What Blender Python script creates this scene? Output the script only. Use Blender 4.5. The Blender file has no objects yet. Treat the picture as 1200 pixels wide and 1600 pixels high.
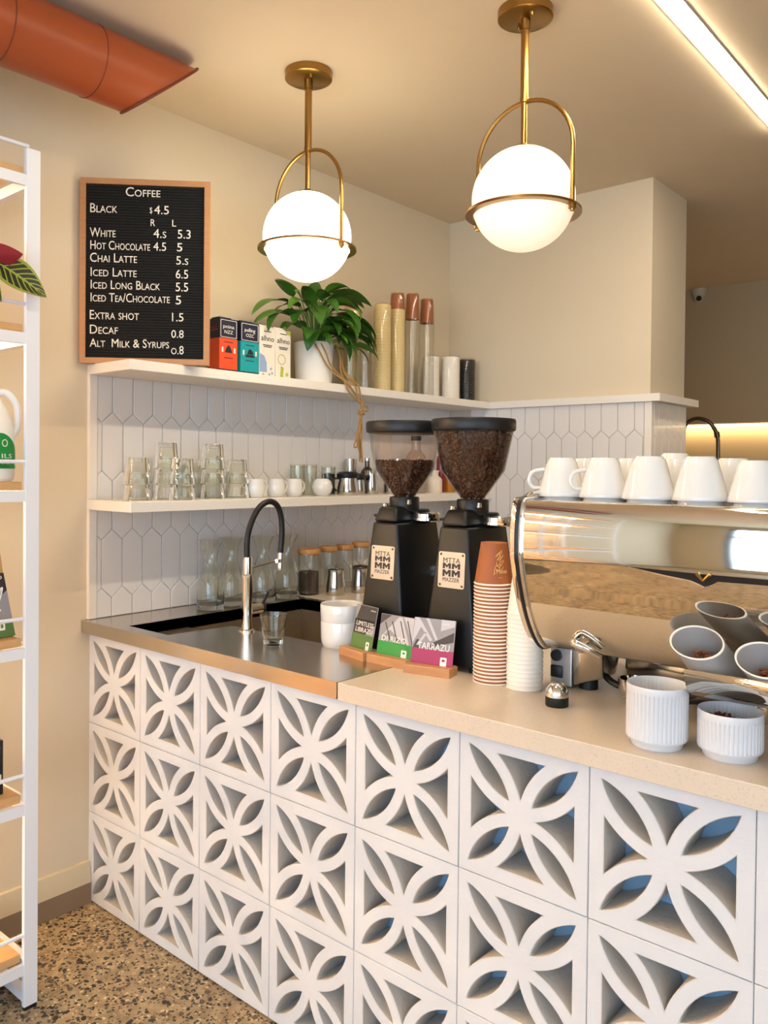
import bpy, bmesh, math, random
from mathutils import Vector, Matrix, geometry
random.seed(7)
PI = math.pi
scene = bpy.context.scene
COL = scene.collection

# ------------------------------------------------------------------ camera
f_px = 1283.28
yaw, pit, rol = 0.8534, -0.0147, 0.0096
F = Vector((-math.cos(yaw), math.sin(yaw), 0)); R = Vector((math.sin(yaw), math.cos(yaw), 0)); U = Vector((0, 0, 1))
F, U = F*math.cos(pit)+U*math.sin(pit), U*math.cos(pit)-F*math.sin(pit)
R, U = R*math.cos(rol)+U*math.sin(rol), U*math.cos(rol)-R*math.sin(rol)
cd = bpy.data.cameras.new('camera'); cam = bpy.data.objects.new('camera', cd); COL.objects.link(cam)
cam.matrix_world = Matrix(((R.x, U.x, -F.x, 2.502), (R.y, U.y, -F.y, -1.4621), (R.z, U.z, -F.z, 1.4614), (0, 0, 0, 1)))
cd.sensor_fit = 'AUTO'; cd.sensor_width = 36.0; cd.lens = f_px/1600*36
cd.shift_x = (600-572.36)/1600; cd.shift_y = (751.61-800)/1600
cd.clip_start = 0.02
scene.camera = cam

# ------------------------------------------------------------------ light and exposure
vs = scene.view_settings
vs.view_transform = 'Standard'; vs.look = 'None'; vs.gamma = 1.0; vs.use_curve_mapping = False
vs.exposure = 0.06
scene.cycles.transparent_max_bounces = 48; scene.cycles.transmission_bounces = 20; scene.cycles.max_bounces = 20
SUN_W = 1.2            # sky strength
GLOBE_A, GLOBE_B = 11.0, 0.72   # globe emission (near the board / above the machine)
LED_E = 74.0
DAY_E = 205.0
world = bpy.data.worlds.new('sky'); scene.world = world; world.use_nodes = True
wn = world.node_tree.nodes; bg = wn['Background']; bg.inputs[0].default_value = (0.62, 0.78, 1.0, 1); bg.inputs[1].default_value = SUN_W

def area(name, loc, size, rot, energy, color):
    l = bpy.data.lights.new(name, 'AREA'); l.shape = 'RECTANGLE'; l.size, l.size_y = size
    l.energy = energy; l.color = color
    o = bpy.data.objects.new(name, l); COL.objects.link(o); o.location = loc; o.rotation_euler = rot
    return o
# daylight entering through the shopfront glass behind the camera and the side window
area('daylight_front', (2.9, -5.25, 1.5), (5.2, 2.4), (PI/2, 0, 0), DAY_E, (0.66, 0.82, 1.0))
area('daylight_side', (5.85, -2.6, 1.5), (3.6, 2.1), (PI/2, 0, PI/2), DAY_E*0.25, (0.78, 0.89, 1.0))

# ------------------------------------------------------------------ helpers
def lin(c):
    if isinstance(c, str):
        c = c.lstrip('#'); c = [int(c[i:i+2], 16)/255 for i in (0, 2, 4)]
        return tuple(x/12.92 if x <= .04045 else ((x+.055)/1.055)**2.4 for x in c)
    return tuple(c)
def mat(name, c, rough=.5, metal=0., spec=.5, bump=0, bscale=60, noise=0, nscale=8, emit=0, ecol=None, coat=0, trans=0, ior=1.45, stretch=None):
    m = bpy.data.materials.new(name); m.use_nodes = True
    nt = m.node_tree; b = nt.nodes['Principled BSDF']; c = lin(c)
    b.inputs['Base Color'].default_value = (*c, 1); b.inputs['Roughness'].default_value = rough
    b.inputs['Metallic'].default_value = metal; b.inputs['Specular IOR Level'].default_value = spec
    b.inputs['Coat Weight'].default_value = coat; b.inputs['Transmission Weight'].default_value = trans; b.inputs['IOR'].default_value = ior
    if emit:
        b.inputs['Emission Color'].default_value = (*lin(ecol if ecol else c), 1); b.inputs['Emission Strength'].default_value = emit
    tc = nt.nodes.new('ShaderNodeTexCoord'); vec = tc.outputs['Object']
    if stretch:
        mp = nt.nodes.new('ShaderNodeMapping'); mp.inputs['Scale'].default_value = stretch
        nt.links.new(vec, mp.inputs[0]); vec = mp.outputs[0]
    if bump:
        n = nt.nodes.new('ShaderNodeTexNoise'); n.inputs['Scale'].default_value = bscale; n.inputs['Detail'].default_value = 4
        bp = nt.nodes.new('ShaderNodeBump'); bp.inputs['Strength'].default_value = bump; bp.inputs['Distance'].default_value = .004
        nt.links.new(vec, n.inputs['Vector']); nt.links.new(n.outputs['Fac'], bp.inputs['Height']); nt.links.new(bp.outputs[0], b.inputs['Normal'])
    if noise:
        n = nt.nodes.new('ShaderNodeTexNoise'); n.inputs['Scale'].default_value = nscale; n.inputs['Detail'].default_value = 5
        mx = nt.nodes.new('ShaderNodeMixRGB'); mx.inputs[1].default_value = (*[x*(1-noise) for x in c], 1); mx.inputs[2].default_value = (*[min(1, x*(1+noise)) for x in c], 1)
        nt.links.new(vec, n.inputs['Vector']); nt.links.new(n.outputs['Fac'], mx.inputs[0]); nt.links.new(mx.outputs[0], b.inputs['Base Color'])
    return m
def glass(name, tint, ior=1.4, rough=0.02, edge=.35):
    """thin clear wall: tinted transparency with a Fresnel gloss"""
    m = bpy.data.materials.new(name); m.use_nodes = True; nt = m.node_tree; nt.nodes.clear()
    out = nt.nodes.new('ShaderNodeOutputMaterial'); mx = nt.nodes.new('ShaderNodeMixShader')
    lw = nt.nodes.new('ShaderNodeLayerWeight'); lw.inputs[0].default_value = .5
    def mth(op, a, b):
        n = nt.nodes.new('ShaderNodeMath'); n.operation = op; nt.links.new(a, n.inputs[0]); n.inputs[1].default_value = b; return n.outputs[0]
    f0 = ((ior-1)/(ior+1))**2
    fr = mth('ADD', mth('MULTIPLY', mth('POWER', lw.outputs['Facing'], 4.5), .8), f0)
    cm = nt.nodes.new('ShaderNodeMixRGB'); nt.links.new(mth('POWER', lw.outputs['Facing'], 3.0), cm.inputs[0]); cm.inputs[1].default_value = (*tint, 1); cm.inputs[2].default_value = (*[t*(1-edge) for t in tint], 1)
    tr = nt.nodes.new('ShaderNodeBsdfTransparent'); nt.links.new(cm.outputs[0], tr.inputs[0])
    gl = nt.nodes.new('ShaderNodeBsdfGlossy'); gl.inputs['Roughness'].default_value = rough; gl.inputs[0].default_value = (.95, .97, .95, 1)
    nt.links.new(fr, mx.inputs[0]); nt.links.new(tr.outputs[0], mx.inputs[1]); nt.links.new(gl.outputs[0], mx.inputs[2]); nt.links.new(mx.outputs[0], out.inputs[0])
    return m
def wood(name, c1, c2, scale=(1, 12, 12), rough=.45):
    m = mat(name, c1, rough); nt = m.node_tree; b = nt.nodes['Principled BSDF']
    tc = nt.nodes.new('ShaderNodeTexCoord'); mp = nt.nodes.new('ShaderNodeMapping'); mp.inputs['Scale'].default_value = scale
    n = nt.nodes.new('ShaderNodeTexNoise'); n.inputs['Scale'].default_value = 9; n.inputs['Detail'].default_value = 8; n.inputs['Distortion'].default_value = .6
    mx = nt.nodes.new('ShaderNodeMixRGB'); mx.inputs[1].default_value = (*lin(c1), 1); mx.inputs[2].default_value = (*lin(c2), 1)
    nt.links.new(tc.outputs['Object'], mp.inputs[0]); nt.links.new(mp.outputs[0], n.inputs['Vector']); nt.links.new(n.outputs['Fac'], mx.inputs[0]); nt.links.new(mx.outputs[0], b.inputs['Base Color'])
    return m

M = {}
M['wall'] = mat('wall_paint', '#d3c4aa', .75, bump=.05, bscale=180, noise=.02)
M['ceil'] = mat('ceiling_paint', '#dccbb0', .8, noise=.02)
M['tile'] = mat('white_tile', '#dcd8d6', .32, coat=.1, noise=.02, nscale=5)
M['grout'] = mat('grout', '#bdb3a9', .85)
M['white'] = mat('white_paint', '#e6e0d8', .4, noise=.015)
M['shelfwhite'] = mat('shelf_laminate', '#e6dfd5', .4)
M['frame'] = mat('white_powder_coat', '#e2e3e8', .4)
M['block'] = mat('white_concrete', '#cfcfd2', .8, bump=.25, bscale=90, noise=.04, nscale=14)
M['blockhole'] = mat('hole_concrete', '#c9c3bc', .9, bump=.3, bscale=90, noise=.06, nscale=14)  # walls of the block cut-outs, slightly darker and warmer than the faces
M['farwall'] = mat('far_wall_taupe', '#bba684', .75)  # far wall and bulkhead, browner and darker than the other walls
M['mortar'] = mat('mortar', '#cfcdcb', .9)
M['bluepanel'] = mat('pale_blue_board', '#8fb2cf', .55)
M['steel'] = mat('brushed_steel', '#c6bdb2', .22, metal=1., noise=.05, nscale=30, stretch=(1, 30, 1))
M['sinksteel'] = mat('sink_steel', '#b3a796', .42, metal=1.)
M['chrome'] = mat('chrome', '#e8e4de', .06, metal=1.)
M['polished'] = mat('polished_steel', '#d9d3c8', .045, metal=1.)
M['pitcher'] = mat('pitcher_steel', '#c9c4bc', .16, metal=1.)
M['brass'] = mat('antique_brass', '#9f7b44', .28, metal=1., noise=.06, nscale=20)
M['black'] = mat('black_plastic', '#141417', .42)
M['grblack'] = mat('black_powder_coat', '#0c0d10', .42, bump=.04, bscale=400)
M['rubber'] = mat('black_hose', '#121212', .45)
M['ceramic'] = mat('white_ceramic', '#dedbd6', .10, coat=.6)
M['ceramic_m'] = mat('satin_ceramic', '#d2d2d5', .35)
M['ceramic_in'] = mat('ceramic_inside', '#ded2bf', .4)
M['grey_in'] = mat('grey_plastic', '#8d8885', .5)
M['potwhite'] = mat('pot_glaze', '#dedad3', .5)
M['twine'] = mat('jute_twine', '#a37c49', .85, bump=.5, bscale=500)
M['terra'] = mat('terracotta_enamel', '#a14c26', .38, noise=.05, nscale=4)
M['terra_d'] = mat('terracotta_edge', '#6d2f18', .5)
M['letter'] = mat('letter_plastic', '#eee6d8', .5)
M['felt'] = mat('black_felt', '#121110', .9, bump=.3, bscale=500)
M['oak'] = wood('oak', '#a8764c', '#c1905f', (2, 2, 14))
M['oak_l'] = wood('light_oak', '#b98a58', '#d6ad78', (12, 1.5, 12))
M['bamboo'] = wood('bamboo', '#a9754a', '#c9976a', (3, 14, 14))
M['cork'] = mat('bamboo_lid', '#c08a52', .6, noise=.1, nscale=30)
def real_glass(name, tint, ior=1.45):
    m = bpy.data.materials.new(name); m.use_nodes = True; nt = m.node_tree; nt.nodes.clear()
    out = nt.nodes.new('ShaderNodeOutputMaterial'); g = nt.nodes.new('ShaderNodeBsdfGlass'); g.inputs['Color'].default_value = (*tint, 1); g.inputs['Roughness'].default_value = 0; g.inputs['IOR'].default_value = ior
    nt.links.new(g.outputs[0], out.inputs[0]); return m
M['glass_r'] = real_glass('cast_glass', (.975, .985, .965))
M['glass'] = glass('clear_glass', (.975, .98, .97), 1.45, edge=.3)
M['glass_t'] = glass('tumbler_glass', (.955, .962, .935), 1.5, edge=.38)
M['hopper'] = glass('hopper_plastic', (.965, .93, .90), 1.4, edge=.25)
M['sleeve'] = glass('plastic_sleeve', (.965, .965, .955), 1.5, .10, edge=.2)
M['bean'] = mat('roasted_bean', '#4b2c1e', .30, noise=.35, nscale=60)
M['kraftcup'] = mat('brown_paper', '#9c5a33', .6)
M['cuprim'] = mat('paper_white', '#efe6da', .6)
M['creamcup'] = mat('cream_paper', '#dcc48c', .6)
M['gold'] = mat('cup_print', '#e3bd7c', .5)
M['leaf'] = mat('leaf_green', '#345f1c', .38, noise=.3, nscale=9)
M['leaf_l'] = mat('leaf_light_green', '#4c7a24', .4, noise=.25, nscale=9)
M['stem'] = mat('leaf_stem', '#4e7d30', .5)
M['soil'] = mat('potting_soil', '#2b2018', .95, bump=.6, bscale=150)
M['navy'] = mat('carton_navy', '#1d2038', .45)
M['orange'] = mat('carton_orange', '#e2502a', .45)
M['teal'] = mat('carton_teal', '#1798a0', .45)
M['cartonw'] = mat('carton_white', '#e6ddd0', .45)
M['ink_w'] = mat('ink_white', '#ece6de', .5)
M['ink_k'] = mat('ink_dark', '#23232b', .5)
M['ink_b'] = mat('ink_blue', '#8ea4c8', .5)
M['ink_g'] = mat('ink_lime', '#a9b447', .5)
M['green'] = mat('print_green', '#1b8a3a', .45)
M['olive'] = mat('print_olive', '#56773c', .45)
M['magenta'] = mat('print_magenta', '#9c2b5c', .45)
M['gr1'] = mat('print_charcoal', '#3d393a', .5)
M['gr2'] = mat('print_grey', '#8e8b90', .5)
M['gr3'] = mat('print_light_grey', '#bcbac0', .5)
M['badge'] = mat('badge_aluminium', '#b9b5af', .38, metal=.6, noise=.05, nscale=60, stretch=(1, 1, 40))
M['kraft'] = mat('kraft_paper', '#b48f5c', .8)
M['jug'] = mat('milk_plastic', '#ece8e2', .4)
M['lidgreen'] = mat('lid_green', '#2fa04c', .45)
M['red'] = mat('syrup_red', '#7c1416', .15, coat=.5)
M['amber'] = mat('syrup_amber', '#b5761c', .15, coat=.5)
M['redpack'] = mat('packet_red', '#7d1420', .4)
M['cinnamon'] = mat('cinnamon', '#7d4626', .8, noise=.3, nscale=40)
M['groundcoffee'] = mat('ground_coffee', '#4a3a2e', .9)
M['rosyglass'] = glass('bottle_glass', (.93, .86, .82), 1.5)
M['alu'] = mat('satin_aluminium', '#c9ccd2', .35, metal=.9)
M['skirt_d'] = mat('skirting_taupe', '#8b7660', .6)
M['skirt_l'] = mat('skirting_cream', '#d3c3a4', .55)
M['cctv'] = mat('camera_housing', '#c9bda9', .4)
M['cab'] = mat('cabinet_board', '#cfc4b4', .6)
M['bronze'] = mat('dark_nickel', '#6d6258', .25, metal=1.)

def globe_mat(name, col, s):
    m = mat(name, '#f4ecdf', .3, emit=s, ecol=col); return m
M['globeA'] = globe_mat('opal_glass_bright', (1.0, .86, .62), GLOBE_A)
M['globeB'] = globe_mat('opal_glass_soft', (1.0, .80, .55), GLOBE_B)
M['led'] = mat('led_diffuser', '#ffffff', .4, emit=LED_E, ecol=(1.0, .84, .63))
M['ledshelf'] = mat('shelf_led', '#ffffff', .4, emit=85, ecol=(1.0, .76, .44))
M['ledback'] = mat('back_led', '#ffffff', .4, emit=20, ecol=(1.0, .76, .42))

# stone and terrazzo
def stone():
    m = mat('speckled_stone', '#c9b79f', .3); nt = m.node_tree; b = nt.nodes['Principled BSDF']
    tc = nt.nodes.new('ShaderNodeTexCoord'); v = nt.nodes.new('ShaderNodeTexVoronoi'); v.inputs['Scale'].default_value = 420
    r = nt.nodes.new('ShaderNodeValToRGB'); r.color_ramp.elements[0].color = (*lin('#bfb09e'), 1); r.color_ramp.elements[1].color = (*lin('#d0c1af'), 1)
    r.color_ramp.elements[0].position = .05; r.color_ramp.elements[1].position = .3
    n = nt.nodes.new('ShaderNodeTexNoise'); n.inputs['Scale'].default_value = 300
    nt.links.new(tc.outputs['Object'], v.inputs['Vector']); nt.links.new(v.outputs['Color'], r.inputs[0]); nt.links.new(r.outputs[0], b.inputs['Base Color'])
    return m
M['stone'] = stone()
def terrazzo():
    m = mat('exposed_aggregate', '#a08a6a', .45); nt = m.node_tree; b = nt.nodes['Principled BSDF']; N = nt.nodes.new; L = nt.links.new
    tc = N('ShaderNodeTexCoord'); mp = N('ShaderNodeMapping'); L(tc.outputs['Object'], mp.inputs[0])
    nz = N('ShaderNodeTexNoise'); nz.inputs['Scale'].default_value = 40; L(mp.outputs[0], nz.inputs['Vector'])
    dm = N('ShaderNodeMixRGB'); dm.inputs[0].default_value = .018; L(mp.outputs[0], dm.inputs[1]); L(nz.outputs['Color'], dm.inputs[2])
    base = N('ShaderNodeTexNoise'); base.inputs['Scale'].default_value = 25; base.inputs['Detail'].default_value = 6; L(mp.outputs[0], base.inputs['Vector'])
    br = N('ShaderNodeValToRGB'); br.color_ramp.elements[0].color = (*lin('#8a775a'), 1); br.color_ramp.elements[1].color = (*lin('#b59f7d'), 1)
    br.color_ramp.elements[0].position = .3; br.color_ramp.elements[1].position = .7; L(base.outputs['Fac'], br.inputs[0])
    last = br.outputs[0]
    for sc, th, cols in ((58, .40, ('#2d2a26', '#5f5343', '#3a3a38', '#8d6f4c')), (112, .42, ('#38342e', '#cdb994', '#6b5a45', '#2a2826'))):
        v = N('ShaderNodeTexVoronoi'); v.inputs['Scale'].default_value = sc; L(dm.outputs[0], v.inputs['Vector'])
        sep = N('ShaderNodeSeparateColor'); L(v.outputs['Color'], sep.inputs[0])
        mu = N('ShaderNodeMath'); mu.operation = 'MULTIPLY'; mu.inputs[1].default_value = th*1.4; L(sep.outputs[0], mu.inputs[0])
        lt = N('ShaderNodeMath'); lt.operation = 'LESS_THAN'; L(v.outputs['Distance'], lt.inputs[0]); L(mu.outputs[0], lt.inputs[1])
        cr = N('ShaderNodeValToRGB'); cr.color_ramp.interpolation = 'CONSTANT'; e = cr.color_ramp.elements
        e[0].color = (*lin(cols[0]), 1); e[1].position = .4; e[1].color = (*lin(cols[1]), 1)
        for k, p in ((2, .6), (3, .8)):
            q = e.new(p); q.color = (*lin(cols[k]), 1)
        L(sep.outputs[1], cr.inputs[0])
        mx = N('ShaderNodeMixRGB'); L(lt.outputs[0], mx.inputs[0]); L(last, mx.inputs[1]); L(cr.outputs[0], mx.inputs[2]); last = mx.outputs[0]
    L(last, b.inputs['Base Color'])
    return m
M['floor'] = terrazzo()
def calathea():
    m = mat('patterned_leaf', '#2a3a16', .4); nt = m.node_tree; b = nt.nodes['Principled BSDF']; N = nt.nodes.new; L = nt.links.new
    uv = N('ShaderNodeUVMap'); sp = N('ShaderNodeSeparateXYZ'); L(uv.outputs[0], sp.inputs[0])
    def mth(op, a, c=None):
        n = N('ShaderNodeMath'); n.operation = op
        for k, x in ((0, a), (1, c)):
            if x is None: continue
            if isinstance(x, (int, float)): n.inputs[k].default_value = x
            else: L(x, n.inputs[k])
        return n.outputs[0]
    v = mth('ABSOLUTE', mth('SUBTRACT', sp.outputs[1], .5))
    s = mth('SINE', mth('MULTIPLY', mth('SUBTRACT', sp.outputs[0], mth('MULTIPLY', v, .55)), 52))
    vein = mth('GREATER_THAN', s, .72); mid = mth('LESS_THAN', v, .035); rim = mth('GREATER_THAN', v, .41)
    a = mth('MAXIMUM', mth('MAXIMUM', vein, mid), rim)
    mx = N('ShaderNodeMixRGB'); mx.inputs[1].default_value = (*lin('#1d2412'), 1); mx.inputs[2].default_value = (*lin('#8d9a3a'), 1)
    L(a, mx.inputs[0]); L(mx.outputs[0], b.inputs['Base Color'])
    return m
M['calathea'] = calathea(); M['leafred'] = mat('leaf_underside_red', '#8c1f2b', .45)

# ---- mesh building
def bm_new(): return bmesh.new()
def box(bm, x0, x1, y0, y1, z0, z1, bev=0, seg=2, mi=0):
    vs_ = [bm.verts.new(p) for p in ((x0, y0, z0), (x1, y0, z0), (x1, y1, z0), (x0, y1, z0), (x0, y0, z1), (x1, y0, z1), (x1, y1, z1), (x0, y1, z1))]
    fs = [bm.faces.new([vs_[i] for i in q]) for q in ((3, 2, 1, 0), (4, 5, 6, 7), (0, 1, 5, 4), (1, 2, 6, 5), (2, 3, 7, 6), (3, 0, 4, 7))]
    for q in fs: q.material_index = mi
    if bev:
        es = list({e for q in fs for e in q.edges})
        r = bmesh.ops.bevel(bm, geom=es, offset=bev, segments=seg, affect='EDGES', profile=.5)
        for q in r['faces']: q.material_index = mi
    return vs_
def hexa(bm, pts, bev=0, seg=2):
    """box from 8 points: bottom 4 (ccw from above) then top 4"""
    v = [bm.verts.new(p) for p in pts]
    fs = [bm.faces.new([v[i] for i in q]) for q in ((3, 2, 1, 0), (4, 5, 6, 7), (0, 1, 5, 4), (1, 2, 6, 5), (2, 3, 7, 6), (3, 0, 4, 7))]
    if bev: bmesh.ops.bevel(bm, geom=list({e for q in fs for e in q.edges}), offset=bev, segments=seg, affect='EDGES', profile=.5)
def lathe(bm, prof, c=(0, 0, 0), n=32, mi=0, wob=None):
    rings = []
    for r, z in prof:
        if r < 1e-6: rings.append([bm.verts.new((c[0], c[1], c[2]+z))])
        else:
            rings.append([bm.verts.new((c[0]+r*(1 if not wob else wob(2*PI*k/n, z))*math.cos(2*PI*k/n), c[1]+r*(1 if not wob else wob(2*PI*k/n, z))*math.sin(2*PI*k/n), c[2]+z)) for k in range(n)])
    for a, b in zip(rings, rings[1:]):
        for k in range(n):
            k2 = (k+1) % n
            if len(a) == 1 and len(b) == 1: continue
            if len(a) == 1: q = bm.faces.new((a[0], b[k2], b[k]))
            elif len(b) == 1: q = bm.faces.new((a[k], a[k2], b[0]))
            else: q = bm.faces.new((a[k], a[k2], b[k2], b[k]))
            q.material_index = mi
    return rings
def tube(bm, pts, r, n=10, cap=True, mi=0, radii=None):
    pts = [Vector(p) for p in pts]; rings = []; up = None
    for i, p in enumerate(pts):
        t = (pts[min(i+1, len(pts)-1)]-pts[max(i-1, 0)]).normalized()
        if up is None:
            up = Vector((0, 0, 1)) if abs(t.z) < .9 else Vector((1, 0, 0))
        a = t.cross(up)
        if a.length < 1e-6: a = t.orthogonal()
        a.normalize(); b = a.cross(t).normalized(); up = b
        rr = radii[i] if radii else r
        rings.append([bm.verts.new(p+(a*math.cos(2*PI*k/n)+b*math.sin(2*PI*k/n))*rr) for k in range(n)])
    for a, b in zip(rings, rings[1:]):
        for k in range(n):
            q = bm.faces.new((a[k], a[(k+1) % n], b[(k+1) % n], b[k])); q.material_index = mi
    if cap:
        q = bm.faces.new(rings[0][::-1]); q.material_index = mi; q = bm.faces.new(rings[-1]); q.material_index = mi
def spline(pts, n=8):
    pts = [Vector(p) for p in pts]; out = []
    P = [pts[0]*2-pts[1]]+pts+[pts[-1]*2-pts[-2]]
    for i in range(1, len(P)-2):
        for k in range(n):
            t = k/n; a, b, c, d = P[i-1], P[i], P[i+1], P[i+2]
            out.append(.5*((2*b)+(c-a)*t+(2*a-5*b+4*c-d)*t*t+(3*b-a-3*c+d)*t**3))
    out.append(pts[-1]); return out
def disc(bm, c, ax, r0, r1, h, n=24, mi=0):
    """frustum from c along ax"""
    c = Vector(c); ax = Vector(ax).normalized(); tube(bm, [c, c+ax*h], r0, n, True, mi, [r0, r1])
def prism(bm, outer, holes, place, d0, d1, mi=0, hmi=None):
    """extrude a 2-D polygon with holes; place(u,v,d)->xyz"""
    loops = [outer]+list(holes)
    flat = [p for l in loops for p in l]
    if len(holes) > 1:
        ed = []; k = 0
        for l in loops: ed += [(k+i, k+(i+1) % len(l)) for i in range(len(l))]; k += len(l)
        r_ = geometry.delaunay_2d_cdt([Vector(p) for p in flat], ed, [], 0, 1e-7)
        back = [o[0] if o else None for o in r_[3]]
        def inside(p, l):
            c = False
            for i in range(len(l)):
                a, b = l[i], l[i-1]
                if (a[1] > p[1]) != (b[1] > p[1]) and p[0] < (b[0]-a[0])*(p[1]-a[1])/(b[1]-a[1])+a[0]: c = not c
            return c
        tris = []
        for t in r_[2]:
            g = [sum(r_[0][i][k] for i in t)/3 for k in (0, 1)]
            if inside(g, outer) and not any(inside(g, l) for l in holes): tris.append([back[i] for i in t])
    else: tris = geometry.tessellate_polygon([[Vector((u, v, 0)) for u, v in l] for l in loops])
    A = [bm.verts.new(place(u, v, d0)) for u, v in flat]; Bv = [bm.verts.new(place(u, v, d1)) for u, v in flat]
    for t in tris:
        for L_, in ((A,), (Bv,)):
            try: q = bm.faces.new([L_[i] for i in t]); q.material_index = mi
            except ValueError: pass
    k = 0
    for l in loops:
        n = len(l)
        for i in range(n):
            q = bm.faces.new((A[k+i], A[k+(i+1) % n], Bv[k+(i+1) % n], Bv[k+i])); q.material_index = mi if (hmi is None or l is outer) else hmi
        k += n
    bmesh.ops.recalc_face_normals(bm, faces=bm.faces[:])
def rrect(w, h, r, n=4, cx=0, cy=0):
    out = []
    for sx, sy, a0 in ((1, 1, 0), (-1, 1, PI/2), (-1, -1, PI), (1, -1, 1.5*PI)):
        for k in range(n+1):
            a = a0+PI/2*k/n; out.append((cx+sx*(w/2-r)+r*math.cos(a), cy+sy*(h/2-r)+r*math.sin(a)))
    return out
def obj(name, bm, mats, parent=None, smooth=35, loc=None):
    if not isinstance(mats, (list, tuple)): mats = [mats]
    me = bpy.data.meshes.new(name); bm.to_mesh(me); bm.free()
    for m in mats: me.materials.append(m)
    if smooth:
        me.shade_smooth(); me.set_sharp_from_angle(angle=math.radians(smooth))
    o = bpy.data.objects.new(name, me); COL.objects.link(o)
    if parent: o.parent = parent
    if loc: o.location = loc
    return o
def thing(name, label, cat, loc=(0, 0, 0), rz=0, group=None):
    o = bpy.data.objects.new(name, None); COL.objects.link(o); o.empty_display_size = .05
    o.location = loc; o.rotation_euler = (0, 0, rz); return tag(o, label, cat, group)
def tag(o, label, cat, group=None, kind=None):
    o['label'] = label; o['category'] = cat
    if group: o['group'] = group
    if kind: o['kind'] = kind
    return o
def struct(name, bm, m, label=None, cat=None, smooth=0):
    o = obj(name, bm, m, None, smooth); o['kind'] = 'structure'
    if label: o['label'] = label; o['category'] = cat
    return o
def dup(o, loc, rz=None, label=None, group=None, scale=None):
    c = o.copy(); COL.objects.link(c); c.location = loc
    if rz is not None: c.rotation_euler = (0, 0, rz)
    if label: c['label'] = label
    if group: c['group'] = group
    if scale: c.scale = scale
    for ch in o.children:
        d = ch.copy(); COL.objects.link(d); d.parent = c
        for g in ch.children:
            e = g.copy(); COL.objects.link(e); e.parent = d
    return c
def text_bm(bm, s, place, width=None, height=.02, depth=.001, center=False, small=False, xs=None, mi=0, bold=0):
    """lettering: place(u,v,d)->xyz, u from the left end, v from the base line"""
    cu = bpy.data.curves.new('t', 'FONT'); cu.body = s; cu.size = 1; cu.extrude = .5; cu.resolution_u = 3; cu.offset = bold
    if small:
        cu.small_caps_scale = .74
        for i in range(len(s)): cu.body_format[i].use_small_caps = True
    to = bpy.data.objects.new('t', cu); me = bpy.data.meshes.new_from_object(to)
    xs_ = [v.co.x for v in me.vertices]; x0, x1 = min(xs_), max(xs_)
    k = height/.70; sx = width/(x1-x0) if width else k*(xs or 1); off = -(x1-x0)*sx/2 if center else 0
    vv = [bm.verts.new(place((v.co.x-x0)*sx+off, v.co.y*k, (v.co.z+.5)*depth)) for v in me.vertices]
    for p in me.polygons:
        try: q = bm.faces.new([vv[i] for i in p.vertices]); q.material_index = mi
        except ValueError: pass
    bpy.data.objects.remove(to); bpy.data.curves.remove(cu); bpy.data.meshes.remove(me)
def leaf_bm(bm, p0, d, L, W, droop, up=Vector((0, 0, 1)), fold=.25, nu=10, nv=4, mi=0, uvl=None, twist=0, two=None):
    """blade starting at p0 heading d, bending down by droop (radians) along its length"""
    d = Vector(d).normalized(); side = d.cross(up).normalized(); nrm = side.cross(d).normalized()
    if twist:
        Rm = Matrix.Rotation(twist, 3, d); side = Rm@side; nrm = Rm@nrm
    p = Vector(p0); rows = []
    for i in range(nu+1):
        t = i/nu; a = -droop*t; dd = d*math.cos(a)+nrm*math.sin(a); nn = nrm*math.cos(a)-d*math.sin(a)
        w = W*(math.sin(PI*min(1, t**.75)))**.85*(1-.15*t)+.0004
        rows.append([(p+side*w*s/ nv*2*.5+nn*abs(s/nv)*w*fold, t, .5+.5*s/nv) for s in range(-nv, nv+1)])
        p = p+dd*L/nu
    layers = [(0, mi)]+([(-.0012, two)] if two is not None else [])
    for off, m_ in layers:
        V = [[bm.verts.new(q[0]+nrm*off) for q in r] for r in rows]
        for i in range(nu):
            for j in range(2*nv):
                q = bm.faces.new((V[i][j], V[i+1][j], V[i+1][j+1], V[i][j+1])); q.material_index = m_
                if uvl:
                    for lp, (a_, b_) in zip(q.loops, ((i, j), (i+1, j), (i+1, j+1), (i, j+1))): lp[uvl].uv = (rows[a_][b_][1], rows[a_][b_][2])

# ================================================================== the room
H = 2.74
bm = bm_new(); box(bm, -.12, 6.1, -5.1, 4.9, -.1, 0); struct('floor', bm, M['floor'])
bm = bm_new(); box(bm, -.12, 6.1, -5.1, 4.9, H, H+.1); struct('ceiling', bm, M['ceil'])
bm = bm_new(); box(bm, -.12, 0, -5.1, 4.9, 0, H); struct('wall_left', bm, M['wall'])
bm = bm_new(); box(bm, 0, 1.075, 2.05, 2.45, 0, H); struct('wall_back', bm, M['wall'])
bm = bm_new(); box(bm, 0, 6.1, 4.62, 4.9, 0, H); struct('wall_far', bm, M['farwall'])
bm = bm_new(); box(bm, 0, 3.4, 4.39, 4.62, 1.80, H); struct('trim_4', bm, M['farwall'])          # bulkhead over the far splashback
bm = bm_new()                                                                                   # right wall around its window
box(bm, 6, 6.1, -5.1, -4.4, 0, H); box(bm, 6, 6.1, -.8, 4.9, 0, H); box(bm, 6, 6.1, -4.4, -.8, 0, .45); box(bm, 6, 6.1, -4.4, -.8, 2.5, H)
struct('wall_right', bm, M['wall'])
bm = bm_new()
box(bm, -.12, .4, -5.1, -5, 0, H); box(bm, 5.4, 6.1, -5.1, -5, 0, H); box(bm, .4, 5.4, -5.1, -5, 0, .35); box(bm, .4, 5.4, -5.1, -5, 2.55, H)
struct('wall_front', bm, M['wall'])
bm = bm_new()
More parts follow.
